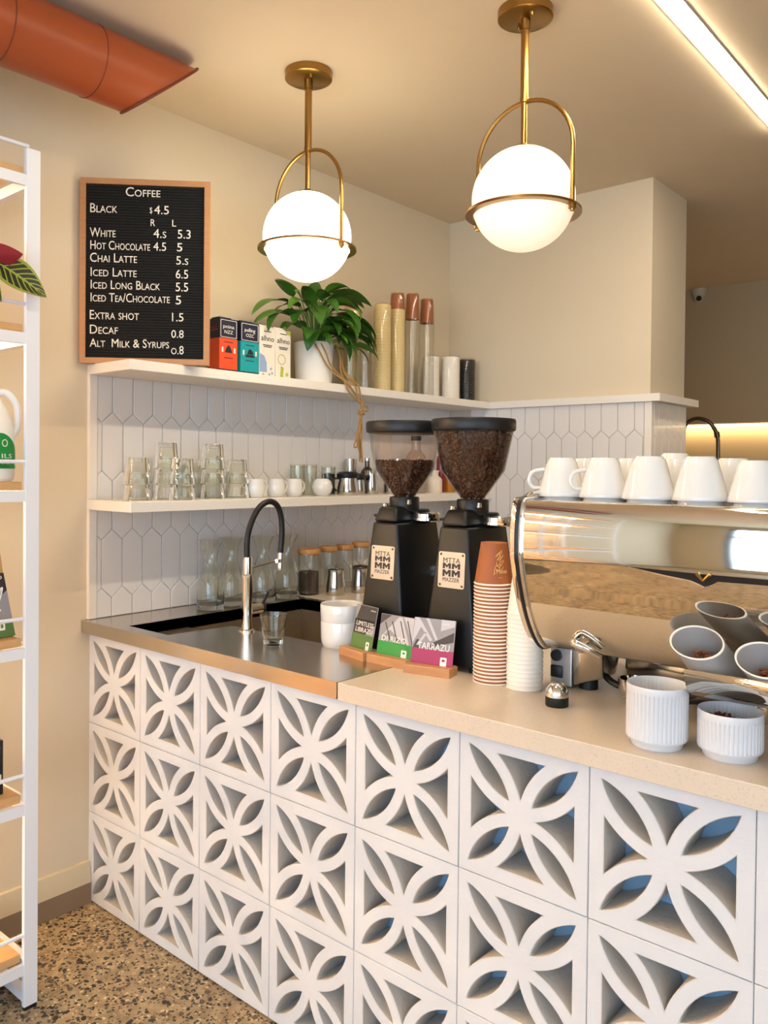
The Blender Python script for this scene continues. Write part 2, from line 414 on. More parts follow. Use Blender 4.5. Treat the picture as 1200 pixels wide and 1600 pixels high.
for x in (.4, 1.65, 2.9, 4.15, 5.35): box(bm, x, x+.05, -5.08, -5.02, .35, 2.55)
box(bm, .4, 5.4, -5.08, -5.02, .35, .4); box(bm, .4, 5.4, -5.08, -5.02, 2.5, 2.55); box(bm, .4, 5.4, -5.08, -5.02, 1.95, 2.0)
struct('window_1', bm, M['black'])
bm = bm_new()
for y in (-4.4, -2.62, -.85): box(bm, 6.02, 6.08, y, y+.05, .45, 2.5)
box(bm, 6.02, 6.08, -4.4, -.8, .45, .5); box(bm, 6.02, 6.08, -4.4, -.8, 2.45, 2.5)
struct('window_2', bm, M['black'])
# skirting on the left wall, in two tones
bm = bm_new(); box(bm, 0, .022, -5, -.001, 0, .068); struct('baseboard_left', bm, M['skirt_d'])
bm = bm_new(); hexa(bm, [(0, -5, .068), (.022, -5, .068), (.022, -.001, .068), (0, -.001, .068), (0, -5, .139), (.014, -5, .139), (.014, -.001, .139), (0, -.001, .139)], .002)
struct('trim_5', bm, M['skirt_l'])

# picket tiles
def clip(poly, axis, val, keep_less):
    out = []
    for i in range(len(poly)):
        a, b = poly[i], poly[(i+1) % len(poly)]
        ia = (a[axis] <= val) == keep_less or a[axis] == val; ib = (b[axis] <= val) == keep_less or b[axis] == val
        if ia: out.append(a)
        if ia != ib:
            t = (val-a[axis])/(b[axis]-a[axis]); q = [a[0]+t*(b[0]-a[0]), a[1]+t*(b[1]-a[1])]; q[axis] = val; out.append(tuple(q))
    return out
def tile_field(bm, u0, u1, v0, v1, place, w, ph):
    """picket tiles: rows of pointed tiles, joints at u = ph + k*w in the rows below 1.6095"""
    g = .0013; P = .198; tip = .0351; vs_ = 1.6095
    for row in range(-2, 6):
        top = vs_ - P*row; off = .5 if row % 2 == 0 else 0.0
        # tile of this row: shoulders at top (high) and top-P+tip.. (low), tips beyond
        for k in range(-3, int((u1-u0)/w)+5):
            c = ph+(k+off)*w
            h = w/2-g
            yt, yb = top, top-P+tip
            sl = tip/(w/2)
            poly = [(c-h, yt), (c-h, yb), (c, yb-h*sl), (c+h, yb), (c+h, yt), (c, yt+h*sl)]
            for ax, val, less in ((0, u0, False), (0, u1, True), (1, v0, False), (1, v1, True)):
                if poly: poly = clip(poly, ax, val, less)
            if len(poly) < 3: continue
            pu = sum(p[0] for p in poly)/len(poly); pv = sum(p[1] for p in poly)/len(poly)
            n = len(poly); b = .0022
            lo = [bm.verts.new(place(u, v, 0)) for u, v in poly]; mid = [bm.verts.new(place(u, v, .0035)) for u, v in poly]
            def ins(u, v):
                dx, dy = pu-u, pv-v; l = math.hypot(dx, dy) or 1; return (u+dx/l*b*1.3, v+dy/l*b*1.3)
            hi = [bm.verts.new(place(*ins(u, v), .0055)) for u, v in poly]
            for i in range(n):
                j = (i+1) % n
                bm.faces.new((lo[i], lo[j], mid[j], mid[i])); bm.faces.new((mid[i], mid[j], hi[j], hi[i]))
            bm.faces.new(hi)
    bmesh.ops.recalc_face_normals(bm, faces=bm.faces[:])
ZT = 1.7665
bm = bm_new(); tile_field(bm, .018, 2.045, .951, ZT, lambda u, v, d: (.010+d, u, v), .0804, .0344)
t1 = struct('trim_1', bm, M['tile'], 'white picket tile splashback behind the two shelves', 'tiled wall', 25)
bm = bm_new(); box(bm, 0, .0105, .0, 2.05, .951, ZT); g1 = obj('grout', bm, M['grout'], t1, 0)
bm = bm_new(); box(bm, 0, .0165, -.012, .017, .951, ZT, .0015); obj('edge_strip', bm, M['shelfwhite'], t1, 0)
bm = bm_new(); tile_field(bm, .017, 1.055, .951, ZT, lambda u, v, d: (u, 2.040-d, v), .0783, .4249)
t2 = struct('trim_2', bm, M['tile'], 'white picket tiles on the wall behind the coffee machine', 'tiled wall', 25)
bm = bm_new(); box(bm, .0, 1.062, 2.0395, 2.05, .951, ZT); obj('grout', bm, M['grout'], t2, 0)
bm = bm_new(); tile_field(bm, 2.06, 2.44, .951, ZT, lambda u, v, d: (1.085+d, u, v), .0785, 2.07)
t3 = struct('trim_3', bm, M['tile'], 'white picket tiles on the narrow column side', 'tiled wall', 25)
bm = bm_new(); box(bm, 1.0755, 1.0855, 2.036, 2.45, .951, ZT); obj('grout', bm, M['grout'], t3, 0)
bm = bm_new(); box(bm, 1.057, 1.0895, 2.033, 2.06, .951, ZT, .001); obj('edge_strip', bm, M['shelfwhite'], t3, 0)

# ledge capping the back tiles (L round the column)
bm = bm_new()
prism(bm, [(0, 2.05), (0, 2.018), (1.13, 2.018), (1.13, 2.49), (1.0755, 2.49), (1.0755, 2.05)], [], lambda u, v, d: (u, v, d), ZT, ZT+.033)
tag(obj('ledge_cap', bm, M['shelfwhite'], None, 0), 'white ledge capping the tiles around the wall column', 'ledge')

# ================================================================== counter
BD = .10; S = .3
def arc_pts(c, r, p, q, n=10):
    a0 = math.atan2(p[1]-c[1], p[0]-c[0]); a1 = math.atan2(q[1]-c[1], q[0]-c[0])
    while a1-a0 > PI: a1 -= 2*PI
    while a1-a0 < -PI: a1 += 2*PI
    return [(c[0]+r*math.cos(a0+(a1-a0)*k/n), c[1]+r*math.sin(a0+(a1-a0)*k/n)) for k in range(n+1)]
def block_holes():
    hs = []; A, Bp = (.082, .082), (.412, .412); w = .061
    mid = ((A[0]+Bp[0])/2,)*2; h = math.dist(A, Bp)/2; Rr = (h*h+w*w)/(2*w)
    q = .7071*(Rr-w); c1 = (mid[0]-q, mid[1]+q); c2 = (mid[0]+q, mid[1]-q)
    leaf = arc_pts(c1, Rr, A, Bp)[:-1]+arc_pts(c2, Rr, Bp, A)[:-1]
    va = .385; ro = math.hypot(.5-c1[0], c1[1]-va)
    v0 = .103; u0 = c1[0]+math.sqrt(ro*ro-(c1[1]-v0)**2)
    side = arc_pts(c1, ro, (u0, v0), (.5, va), 8)
    tri = side+[(1-u, v) for u, v in side[::-1]][1:]
    for k in range(4):
        a = k*PI/2; ca, sa = round(math.cos(a)), round(math.sin(a))
        for poly in (leaf, tri): hs.append([(.5+(u-.5)*ca-(v-.5)*sa, .5+(u-.5)*sa+(v-.5)*ca) for u, v in poly])
    return hs
HOLES = block_holes()
wallb = thing('breeze_block_counter', 'white breeze block counter front with leaf pattern cut-outs', 'counter', (0, 0, 0))
bm = bm_new(); e = .0022
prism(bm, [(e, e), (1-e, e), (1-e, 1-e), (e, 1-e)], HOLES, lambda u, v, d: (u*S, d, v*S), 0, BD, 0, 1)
blk = obj('breeze_block', bm, [M['block'], M['blockhole']], wallb, 30)
bv = blk.modifiers.new('edge', 'BEVEL'); bv.width = .0016; bv.segments = 1; bv.limit_method = 'ANGLE'; bv.angle_limit = 1.1
first = True
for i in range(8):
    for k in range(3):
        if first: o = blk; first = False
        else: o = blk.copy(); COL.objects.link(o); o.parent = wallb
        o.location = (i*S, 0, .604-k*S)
bm = bm_new(); box(bm, 0, 2.4, BD+.001, BD+.018, 0, .905); obj('backing_board', bm, M['bluepanel'], wallb, 0)

# steel bench with the sink let in
def flat(zt, zb): return lambda u, v, d: (u, v, d)
sinkp = [(.20, .022), (.413, .022), (.436, .252), (.87, .262), (.87, .80), (.20, .80)]
steel = thing('steel_worktop', 'brushed stainless steel bench top with sink by the menu board', 'worktop', (0, 0, .95))
bm = bm_new(); prism(bm, [(0.002, -.030), (1.164, -.030), (1.164, .83), (.002, .83)], [sinkp], lambda u, v, d: (u, v, d), -.041, 0)
obj('bench_top', bm, M['steel'], steel, 0)
bm = bm_new(); n = len(sinkp)
def basin(bm, pts, z0, z1, ins, skip=()):
    n = len(pts); cu = sum(p[0] for p in pts)/n; cv = sum(p[1] for p in pts)/n
    a = [bm.verts.new((u, v, z0)) for u, v in pts]
    b = [bm.verts.new((u+math.copysign(ins, cu-u), v+math.copysign(ins, cv-v), z1)) for u, v in pts]
    for i in range(n):
        if i not in skip: bm.faces.new((a[i], a[(i+1) % n], b[(i+1) % n], b[i]))
    bm.faces.new(b)
basin(bm, [(.20, .022), (.413, .022), (.436, .252), (.20, .252)], -.001, -.036, 0, (2,))   # shallow step at the front
basin(bm, [(.20, .252), (.87, .262), (.87, .80), (.20, .80)], -.001, -.19, .0, (0,))
v4 = [bm.verts.new(p) for p in ((.20, .252, -.036), (.436, .256, -.036), (.436, .256, -.001), (.87, .262, -.001), (.87, .262, -.19), (.20, .252, -.19))]
bm.faces.new(v4)
bmesh.ops.recalc_face_normals(bm, faces=bm.faces[:]); obj('sink_bowl', bm, M['sinksteel'], steel, 0)
stn = thing('stone_worktop', 'speckled beige stone counter top under the coffee machine', 'worktop', (0, 0, .95))
bm = bm_new(); box(bm, 1.167, 2.62, -.030, .74, -.043, 0, .002); obj('counter_slab', bm, M['stone'], stn, 0)
bm = bm_new(); box(bm, .014, .62, .832, 2.038, -.041, 0, .002)
tag(obj('stone_bench', bm, M['stone'], None, 0, (0, 0, .95)), 'beige stone bench along the tiled wall beyond the sink', 'worktop')
def cabinet(name, label, x0, x1, y0, y1, z1, doors, axis):
    t = thing(name, label, 'cabinet', ((x0+x1)/2, (y0+y1)/2, 0)); cx, cy = (x0+x1)/2, (y0+y1)/2
    bm = bm_new(); box(bm, x0-cx, x1-cx, y0-cy, y1-cy, .08, z1); obj('body', bm, M['cab'], t, 0)
    bm = bm_new(); box(bm, x0-cx+.04, x1-cx-.04, y0-cy+.04, y1-cy-.04, 0, .08); obj('plinth', bm, M['black'], t, 0)
    for k in range(doors):
        bm = bm_new()
        if axis == 'y':
            w = (x1-x0)/doors; box(bm, x0-cx+k*w+.003, x0-cx+(k+1)*w-.003, y1-cy, y1-cy+.018, .09, z1-.004, .002)
        else:
            w = (y1-y0)/doors; box(bm, x1-cx, x1-cx+.018, y0-cy+k*w+.003, y0-cy+(k+1)*w-.003, .09, z1-.004, .002)
        obj('door', bm, M['cab'], t, 0)
cabinet('under_bench_cabinet', 'cream cabinet under the stone bench beyond the sink', .03, .58, .86, 2.03, .907, 2, 'x')
cabinet('under_counter_cabinet', 'cream cabinet under the stone counter behind the breeze blocks', 1.2, 2.38, .125, .70, .905, 3, 'y')
cabinet('far_bench_cabinet', 'cream cabinet against the far glowing wall', .15, 3.0, 4.0, 4.6, .93, 4, 'y')

# ================================================================== shelves on the menu wall
def wall_shelf(label, zt, dep0, dep1, th, y1=2.02):
    bm = bm_new()
    hexa(bm, [(.001, -.013, zt-th), (dep0, -.013, zt-th), (dep1, y1, zt-th), (.001, y1, zt-th), (.001, -.013, zt), (dep0, -.013, zt), (dep1, y1, zt), (.001, y1, zt)], .0015, 1)
    tag(obj('wall_shelf', bm, M['shelfwhite'], None, 0), label, 'shelf')
wall_shelf('upper white wall shelf carrying the plant and milk cartons', 1.799, .252, .275, .033, 2.017)
wall_shelf('lower white wall shelf carrying stacked tumblers and mugs', 1.350, .262, .285, .033, 2.037)
ZU, ZL, ZC = 1.799, 1.350, .95

# ================================================================== ceiling things
led = thing('led_strip_light', 'long white LED strip light running across the ceiling', 'light', (1.636, -.45, H))
bm = bm_new(); box(bm, -.030, .030, -.35, 2.30, -.004, -.0005); obj('housing', bm, M['white'], led, 0)
bm = bm_new(); box(bm, -.0225, .0225, -.34, 2.29, -.009, -.004); obj('diffuser', bm, M['led'], led, 0)

# duct
def duct():
    t = thing('air_duct', 'terracotta round air duct ending in a slanted cut near the ceiling', 'duct', (.345, 0, 2.618))
    r = .1; n = 48; bm = bm_new()
    def endy(z): return .028+1.19*z
    rows = []
    for s in range(2):
        rows.append([bm.verts.new((r*math.cos(2*PI*k/n), -2.6 if s == 0 else endy(r*math.sin(2*PI*k/n)), r*math.sin(2*PI*k/n))) for k in range(n)])
    ri = [[bm.verts.new(((r-.004)*math.cos(2*PI*k/n), -2.6 if s == 0 else endy(r*math.sin(2*PI*k/n)), (r-.004)*math.sin(2*PI*k/n))) for k in range(n)] for s in range(2)]
    for k in range(n):
        j = (k+1) % n
        bm.faces.new((rows[0][k], rows[0][j], rows[1][j], rows[1][k])); bm.faces.new((ri[0][j], ri[0][k], ri[1][k], ri[1][j])); bm.faces.new((rows[1][k], rows[1][j], ri[1][j], ri[1][k]))
    obj('pipe', bm, M['terra'], t)
    bm = bm_new()
    tube(bm, [((r+.002)*math.cos(2*PI*k/n), endy((r)*math.sin(2*PI*k/n)), (r+.002)*math.sin(2*PI*k/n)) for k in range(n+1)], .0042, 8, False); obj('end_rim', bm, M['terra_d'], t)
    for y in (-.47, -.21, -1.3):
        bm = bm_new(); tube(bm, [((r+.0002)*math.cos(2*PI*k/n), y, (r+.0002)*math.sin(2*PI*k/n)) for k in range(n+1)], .0016, 6, False); obj('seam', bm, M['terra_d'], t)
    for y in (-1.0, -2.2):
        bm = bm_new(); tube(bm, [((r+.002)*math.cos(2*PI*k/n), y, (r+.002)*math.sin(2*PI*k/n)) for k in range(n+1)], .004, 6, False)
        box(bm, -.008, .008, y-.006, y+.006, r, H-2.618); obj('hanger', bm, M['terra_d'], t)
duct()

def pendant(label, x, y, gm, zr=2.495, gz=2.210, gr=.1425):
    t = thing('pendant_lamp', label, 'pendant lamp', (x, y, H), 0, None)
    D = -H
    bm = bm_new(); lathe(bm, [(0, -.026), (.071, -.026), (.076, -.023), (.076, 0), (0, 0)], n=48); o = obj('canopy', bm, M['brass'], t)
    for s in (-1, 1):
        bm = bm_new(); disc(bm, (s*.035, -s*.025, -.026), (0, 0, -1), .006, .0045, .010, 12); obj('screw', bm, M['brass'], o)
    bm = bm_new(); tube(bm, [(0, 0, -.026), (0, 0, zr+D)], .0115, 14); tube(bm, [(0, 0, -.020), (0, 0, -.055)], .0145, 14)
    tube(bm, [(0, 0, zr+D), (0, 0, gz+gr+D)], .0085, 14); lathe(bm, [(0, zr+D-.012), (.0125, zr+D-.010), (.0125, zr+D+.004), (0, zr+D+.006)], n=14); obj('rod', bm, M['brass'], t)
    zc = gz+D; a = .150; pts = []
    zs = zc-.040; ztop = 2.487+D; zk = ztop-.150
    pts = [(-a, 0, zs-.012), (-a, 0, zk-.02)]+[(-a*math.cos(PI*k/24), 0, zk+.150*math.sin(PI*k/24)) for k in range(25)]+[(a, 0, zk-.02), (a, 0, zs-.012)]
    bm = bm_new(); tube(bm, pts, .0062, 10); obj('bracket', bm, M['brass'], t)
    bm = bm_new(); lathe(bm, [(.1385, zs-.0035), (.160, zs-.0035), (.160, zs+.0035), (.1385, zs+.0035), (.1385, zs-.0035)], n=72); o = obj('ring', bm, M['brass'], t)
    for s in (-1, 1):
        bm = bm_new(); disc(bm, (s*a, 0, zs-.003), (0, 0, -1), .010, .010, .012, 12); disc(bm, (s*a, 0, zs-.015), (0, 0, -1), .0065, .005, .006, 10); obj('screw', bm, M['brass'], o)
    bm = bm_new(); lathe(bm, [(0, zc+gr+.010), (.012, zc+gr+.010), (.014, zc+gr+.004), (.044, zc+gr-.004), (.048, zc+gr-.011), (.04, zc+gr-.010), (0, zc+gr-.004)], n=40); obj('globe_cap', bm, M['brass'], t)
    bm = bm_new(); lathe(bm, [(gr*math.sin(PI*k/40), zc+gr*math.cos(PI*k/40)) for k in range(41)], n=72); obj('globe', bm, gm, t)
pendant('brass pendant lamp with bright white globe above the leafy plant', .596, .420, M['globeA'])
pendant('brass pendant lamp with creamy globe above the coffee machine', 1.312, .556, M['globeB'], gz=2.217, gr=.1425)

# far room: camera dome, glowing strip and tap
t = thing('security_camera', 'small dome security camera under the far ceiling', 'camera', (.462, 4.39, 2.69), 0)
bm = bm_new(); disc(bm, (0, 0, .048), (0, 0, -1), .052, .05, .03, 28); disc(bm, (0, 0, .018), (0, 0, -1), .046, .04, .02, 28); box(bm, -.03, .03, -.02, 0, 0, .045); obj('housing', bm, M['cctv'], t)
bm = bm_new(); bmesh.ops.create_uvsphere(bm, u_segments=20, v_segments=12, radius=.036, matrix=Matrix.Translation((0, -.01, -.012))); obj('eyeball', bm, M['cctv'], t)
bm = bm_new(); disc(bm, (.012, -.038, -.022), (.3, -.8, -.45), .018, .018, .008, 20); obj('lens', bm, M['black'], t)
t = thing('under_cabinet_light', 'warm LED strip glowing under the far bulkhead', 'light', (1.4, 4.58, 1.80))
bm = bm_new(); box(bm, -1.3, 1.9, -.02, .02, -.012, -.001); obj('diffuser', bm, M['ledback'], t, 0)
t = thing('gooseneck_tap', 'dark gooseneck tap against the glowing far wall', 'tap', (.70, 4.1, .95), 0)
bm = bm_new(); box(bm, -.5, 2.2, -.11, .50, -.02, 0); tag(obj('far_worktop', bm, M['stone'], None, 0, (.70, 4.1, .95)), 'stone worktop along the far glowing wall', 'worktop')
bm = bm_new(); tube(bm, [(0, 0, 0), (0, 0, .02)], .03, 16); tube(bm, spline([(0, 0, .0), (0, 0, .45), (0, 0, .70), (-.012, 0, .77), (-.05, -.01, .835), (-.1, -.02, .862), (-.155, -.03, .86), (-.2, -.04, .82), (-.22, -.045, .74)], 6), .0135, 12); obj('spout', bm, M['bronze'], t)
bm = bm_new(); tube(bm, [(-.004, 0, .74), (-.010, 0, .775)], .019, 12); obj('collar', bm, M['bronze'], t)

# ================================================================== menu board, leaning on the shelf
def at_board():
    W_, H_ = .420, .605; a = math.atan2(.300, .294)
    t = thing('menu_board', 'oak framed black letter board listing coffee prices on upper shelf', 'menu board', (.012, -.045, ZU+.001), a)
    fr = .0185; th = .022
    bm = bm_new(); prism(bm, [(0, 0), (W_, 0), (W_, H_), (0, H_)], [[(fr, fr), (W_-fr, fr), (W_-fr, H_-fr), (fr, H_-fr)]], lambda u, v, d: (u, d, v), -th/2, th/2)
    obj('frame', bm, M['oak'], t, 0)
    bm = bm_new(); n = 62; box(bm, fr-.001, W_-fr+.001, -.002, th/2-.002, fr-.001, H_-fr+.001)
    for k in range(n):
        z0 = fr+(H_-2*fr)*k/n; z1 = fr+(H_-2*fr)*(k+1)/n-.0022
        hexa(bm, [(fr, -.0055, z0), (W_-fr, -.0055, z0), (W_-fr, -.002, z0), (fr, -.002, z0), (fr, -.0055, z1), (W_-fr, -.0055, z1), (W_-fr, -.002, z1), (fr, -.002, z1)])
    obj('felt_panel', bm, M['felt'], t, 0)
    def uv(x, y):
        u = (x-123)/203; yt = 278+15*u; yb = 568+4*u; return u*W_, (yb-y)/(yb-yt)*H_
    rows = [[('Coffee', 193.5, 309.5, 54, 14)], [('Black', 138.5, 332.5, 42, 14), ('$', 231, 337, 4, 9), ('4.5', 238, 338.5, 23, 13)], [('R', 232.6, 356.8, 7, 10.5), ('L', 266.4, 358.6, 6, 10.5)],
            [('White', 138, 370.5, 40, 14), ('4.s', 237, 375, 20, 13.5), ('5.3', 275, 377, 20.5, 13.5)], [('Hot Chocolate', 139, 390, 93, 13.5), ('4.5', 237, 394.8, 20, 13), ('5', 274, 396.8, 8.5, 13)],
            [('Chai Latte', 138.6, 409.8, 73, 14), ('5.s', 273, 417, 19, 13)], [('Iced Latte', 139.6, 432, 71.5, 13.5), ('6.5', 272.5, 438.2, 19.5, 13.5)],
            [('Iced Long Black', 139.8, 451.6, 108, 13.5), ('5.5', 272.5, 458, 19.5, 13.5)], [('Iced Tea/Chocolate', 139.8, 471.6, 123.5, 13.5), ('5', 272.5, 478, 8.5, 13.5)],
            [('Extra shot', 138.6, 499.2, 76.5, 14), ('1.5', 267, 504, 18, 13)], [('Decaf', 138.8, 522, 43.5, 14), ('0.8', 266, 529.3, 19.5, 12)],
            [('Alt  Milk & Syrups', 138.6, 542.6, 124, 13), ('o.8', 266, 554.6, 19.5, 13)]]
    for row in rows:
        for s, x, y, w, h in row:
            bm = bm_new(); u, v = uv(x, y); hh = h/290*H_*1.03; ww = w/203*W_
            text_bm(bm, s, lambda a, b, d, u=u, v=v: (u+a, -.0058-d, v+b), ww, hh, .0016, small=True)
            obj('lettering', bm, M['letter'], t, 0)
at_board()

# ================================================================== cartons on the upper shelf
def carton(y0, y1, kind, label):
    w = y1-y0; d = .066; h = .196; cx, cy = .200-d/2, (y0+y1)/2
    t = thing('milk_carton', label, 'carton', (cx, cy, ZU), 0, 'milk cartons on the upper shelf')
    x = d/2; hw = w/2-.0008
    bm = bm_new()
    if kind in ('o', 't'):
        box(bm, -x, x, -hw, hw, 0, .013, .001, 1, 0); box(bm, -x, x, -hw, hw, .013, .122, 0, 1, 1); box(bm, -x, x, -hw, hw, .122, h-.004, 0, 1, 0); box(bm, -x+.02, x-.003, -hw, hw*.35, h-.004, h, .0005, 1, 0)
        ob = obj('carton_body', bm, [M['navy'], M['orange'] if kind == 'o' else M['teal']], t, 0)
        bm = bm_new(); F_ = lambda u, v, dd: (x+.0006+dd, u, v)
        prism(bm, rrect(2*hw-.008, .062, .004, 3, 0, .156), [rrect(2*hw-.0115, .0585, .003, 3, 0, .156)], F_, 0, .0006); obj('panel_border', bm, M['ink_w'], t, 0)
        bm = bm_new()
        a, b = ('pnina', 'NZZ') if kind == 'o' else ('pulling', 'OZC')
        text_bm(bm, a, lambda u, v, dd: (x+.0006+dd, u, .158+v), .050, .013, .0006, True); obj('lettering', bm, M['ink_w'], t, 0)
        bm = bm_new(); text_bm(bm, b, lambda u, v, dd: (x+.0006+dd, u, .139+v), .038, .012, .0006, True); obj('lettering', bm, M['ink_w'], t, 0)
        for s in (-1, 1):
            bm = bm_new(); box(bm, x+.0004, x+.0010, s*hw*.68-.0035, s*hw*.68+.0035, .072, .090); obj('mark', bm, M['ink_w'], t, 0)
        bm = bm_new()
        if kind == 'o': prism(bm, [(-.016, .072), (.016, .072), (.013, .082), (.003, .097), (-.003, .097), (-.013, .082)], [], F_, 0, .0006)
        else:
            prism(bm, [(-.020, .066), (.020, .066), (.020, .074), (-.020, .074)], [], F_, 0, .0006); prism(bm, [(-.012, .076), (.016, .076), (.016, .084), (.004, .096), (-.006, .092)], [], F_, 0, .0006)
        for q in (.052, .108): box(bm, x+.0004, x+.0010, -.020, .020, q, q+.0022)
        obj('emblem', bm, M['ink_k'], t, 0)
        if kind == 'o':
            bm = bm_new()
            for q in (.150, .160): box(bm, -x*.7, x*.7, -hw-.0006, -hw, q, q+.004)
            obj('side_print', bm, M['leafred'], t, 0)
    else:
        box(bm, -x, x, -hw, hw, 0, h-.008, .001, 1); box(bm, -x, x-.012, -hw*.95, hw*.3, h-.008, h, .001, 1)
        ob = obj('carton_body', bm, M['cartonw'], t, 0)
        F_ = lambda u, v, dd: (x+.0006+dd, u, v)
        bm = bm_new(); text_bm(bm, 'alhno', lambda u, v, dd: (x+.0006+dd, u, .136+v), 2*hw*.82,   .020, .0006, True); obj('lettering', bm, M['ink_k'], t, 0); bm = bm_new()
        for q, w2 in ((.119, .6), (.113, .5), (.170, .45)): box(bm, x+.0004, x+.0010, -hw*w2, hw*w2, q, q+.003)
        obj('small_print', bm, M['ink_k'], t, 0)
        ink = M['ink_b'] if kind == 'b' else M['ink_g']; bm = bm_new()
        def circ(cu, cv, r, n=18): return [(cu+r*math.cos(2*PI*k/n), cv+r*math.sin(2*PI*k/n)) for k in range(n)]
        if kind == 'b':
            prism(bm, [(-hw*.98, .02), (-.002, .02), (-.004, .055), (-.016, .080), (-hw*.98, .088)], [], F_, 0, .0006)
            obj('picture', bm, ink, t, 0); bm = bm_new()
            for a_, b_ in ((-.020, .010), (.010, .012), (.024, .018), (.018, .034)):
                if a_ > -.02: bm = bm_new()
                prism(bm, circ(a_, b_, .005), [], F_, 0, .0006)
                if a_ < .018 or a_ > .02: obj('picture', bm, ink, t, 0)
        else:
            prism(bm, circ(-.008, .075, .020), [circ(-.008, .075, .0175)], F_, 0, .0006); obj('picture', bm, ink, t, 0); bm = bm_new(); prism(bm, [(-.016, .0), (-.002, .0), (.002, .045), (-.012, .05)], [], F_, 0, .0006)
            obj('picture', bm, ink, t, 0); bm = bm_new(); prism(bm, circ(.020, .020, .007), [], F_, 0, .0006); obj('picture', bm, ink, t, 0); bm = bm_new(); prism(bm, [(hw*.25, h-.009), (hw*.95, h-.009), (hw*.95, h-.026), (hw*.5, h-.024)], [], F_, 0, .0006)
        obj('picture', bm, ink, t, 0)
carton(.381, .464, 'o', 'orange and navy milk carton beside the menu board')
carton(.477, .566, 't', 'teal and navy milk carton next to the orange carton')
carton(.568, .647, 'b', 'white milk carton with blue drawing beside the teal carton')
carton(.648, .728, 'g', 'white milk carton with lime green drawing beside the plant pot')

# ================================================================== potted plant with twine
pl = thing('potted_plant', 'leafy green plant in white pot with twine on upper shelf', 'plant', (.150, .903, ZU))
bm = bm_new(); lathe(bm, [(0, 0), (.068, 0), (.073, .006), (.081, .166), (.077, .168), (.074, .150), (0, .150)], n=48); obj('pot', bm, M['potwhite'], pl)
bm = bm_new(); lathe(bm, [(.0745, .146), (.04, .152), (0, .154)], n=32); obj('soil', bm, M['soil'], pl)
# leaf tips and bases, in metres from the pot: y along the shelf, z up, x out from the wall
leaves = [  # (base dir x,y,z of petiole end), heading, length, width, droop
    ((.02, -.165, .305), (.05, -.95, .05), .17, .034, 1.0), ((-.02, -.10, .27), (.0, -1, .1), .17, .032, .9), ((.0, -.115, .335), (.05, -.75, .55), .10, .026, .5),
    ((.03, .0, .34), (.4, -.1, .25), .10, .028, 1.3), ((.02, -.055, .36), (.35, -.9, .1), .10, .027, .7), ((.06, -.06, .30), (.7, -.25, -.05), .11, .032, 1.2),
    ((.0, .07, .37), (.1, .9, .35), .20, .034, 1.0), ((.02, .10, .33), (.2, .9, .3), .12, .03, .9), ((.05, .05, .32), (.7, .25, .25), .15, .034, 1.8),
    ((.02, .13, .27), (.25, .9, .45), .18, .028, 2.2), ((.03, .13, .20), (.5, .6, .4), .15, .030, 2.4), ((.07, .10, .22), (.6, .5, .2), .16, .032, 1.9),
    ((-.03, .15, .24), (-.1, .95, .25), .15, .028, 1.5), ((-.03, .02, .33), (-.1, .2, .9), .12, .028, .9), ((-.04, -.03, .34), (-.2, -.4, .8), .12, .026, 1.0),
    ((.06, -.02, .25), (.75, .0, .1), .12, .030, 1.6), ((.07, .03, .24), (.85, .3, .2), .13, .030, 1.9), ((-.03, .06, .30), (-.2, .5, .7), .13, .03, 1.2),
    ((.075, -.045, .19), (.75, -.2, .1), .085, .018, 1.6), ((.06, .085, .25), (.5, .55, .4), .17, .034, 2.2), ((.0, .15, .25), (.1, .9, .1), .11, .026, 1.4),
    ((-.03, .10, .35), (.0, .8, .5), .16, .03, 1.3), ((.03, .15, .16), (.5, .5, .2), .11, .028, 1.8), ((.01, -.08, .22), (.2, -.9, .3), .12, .028, 1.2),
    ((.04, .02, .36), (.5, .2, .5), .11, .028, 1.5), ((.085, .12, .16), (.6, .5, .1), .12, .030, 1.3), ((.01, .03, .30), (.3, .3, .7), .14, .03, 1.4),
    ((.03, -.13, .25), (.15, -.95, .25), .20, .030, 1.5), ((.02, -.16, .27), (.1, -.9, -.1), .16, .028, .6), ((.07, -.06, .26), (.6, -.5, .3), .14, .030, 1.7), ((.08, .02, .29), (.8, .1, .1), .15, .032, 1.7),
    ((.08, .08, .27), (.6, .5, .1), .15, .030, 1.5), ((.06, .12, .22), (.6, .5, .3), .15, .028, 2.2), ((.04, .02, .20), (.9, .2, .2), .12, .028, 1.2), ((.05, -.09, .19), (.7, -.5, .3), .13, .028, 1.5),
    ((.06, .16, .20), (.6, .5, .2), .11, .030, 1.9), ((.05, .05, .24), (.8, -.1, .3), .15, .030, 1.6), ((-.01, .12, .38), (.1, .95, .15), .15, .030, .7), ((.0, -.02, .30), (.3, -.4, .7), .13, .028, 1.1)]
rq = random.Random(21)
for k in range(20):
    th_ = rq.uniform(-1.9, 1.9); rr_ = rq.uniform(.02, .08); hh_ = rq.uniform(.19, .33)
    leaves.append(((.02+rr_*math.cos(th_)*.8, rr_*math.sin(th_)*1.3, hh_), (math.cos(th_)*.8, math.sin(th_), rq.uniform(-.1, .5)), rq.uniform(.10, .15), rq.uniform(.024, .031), rq.uniform(.9, 2.0)))
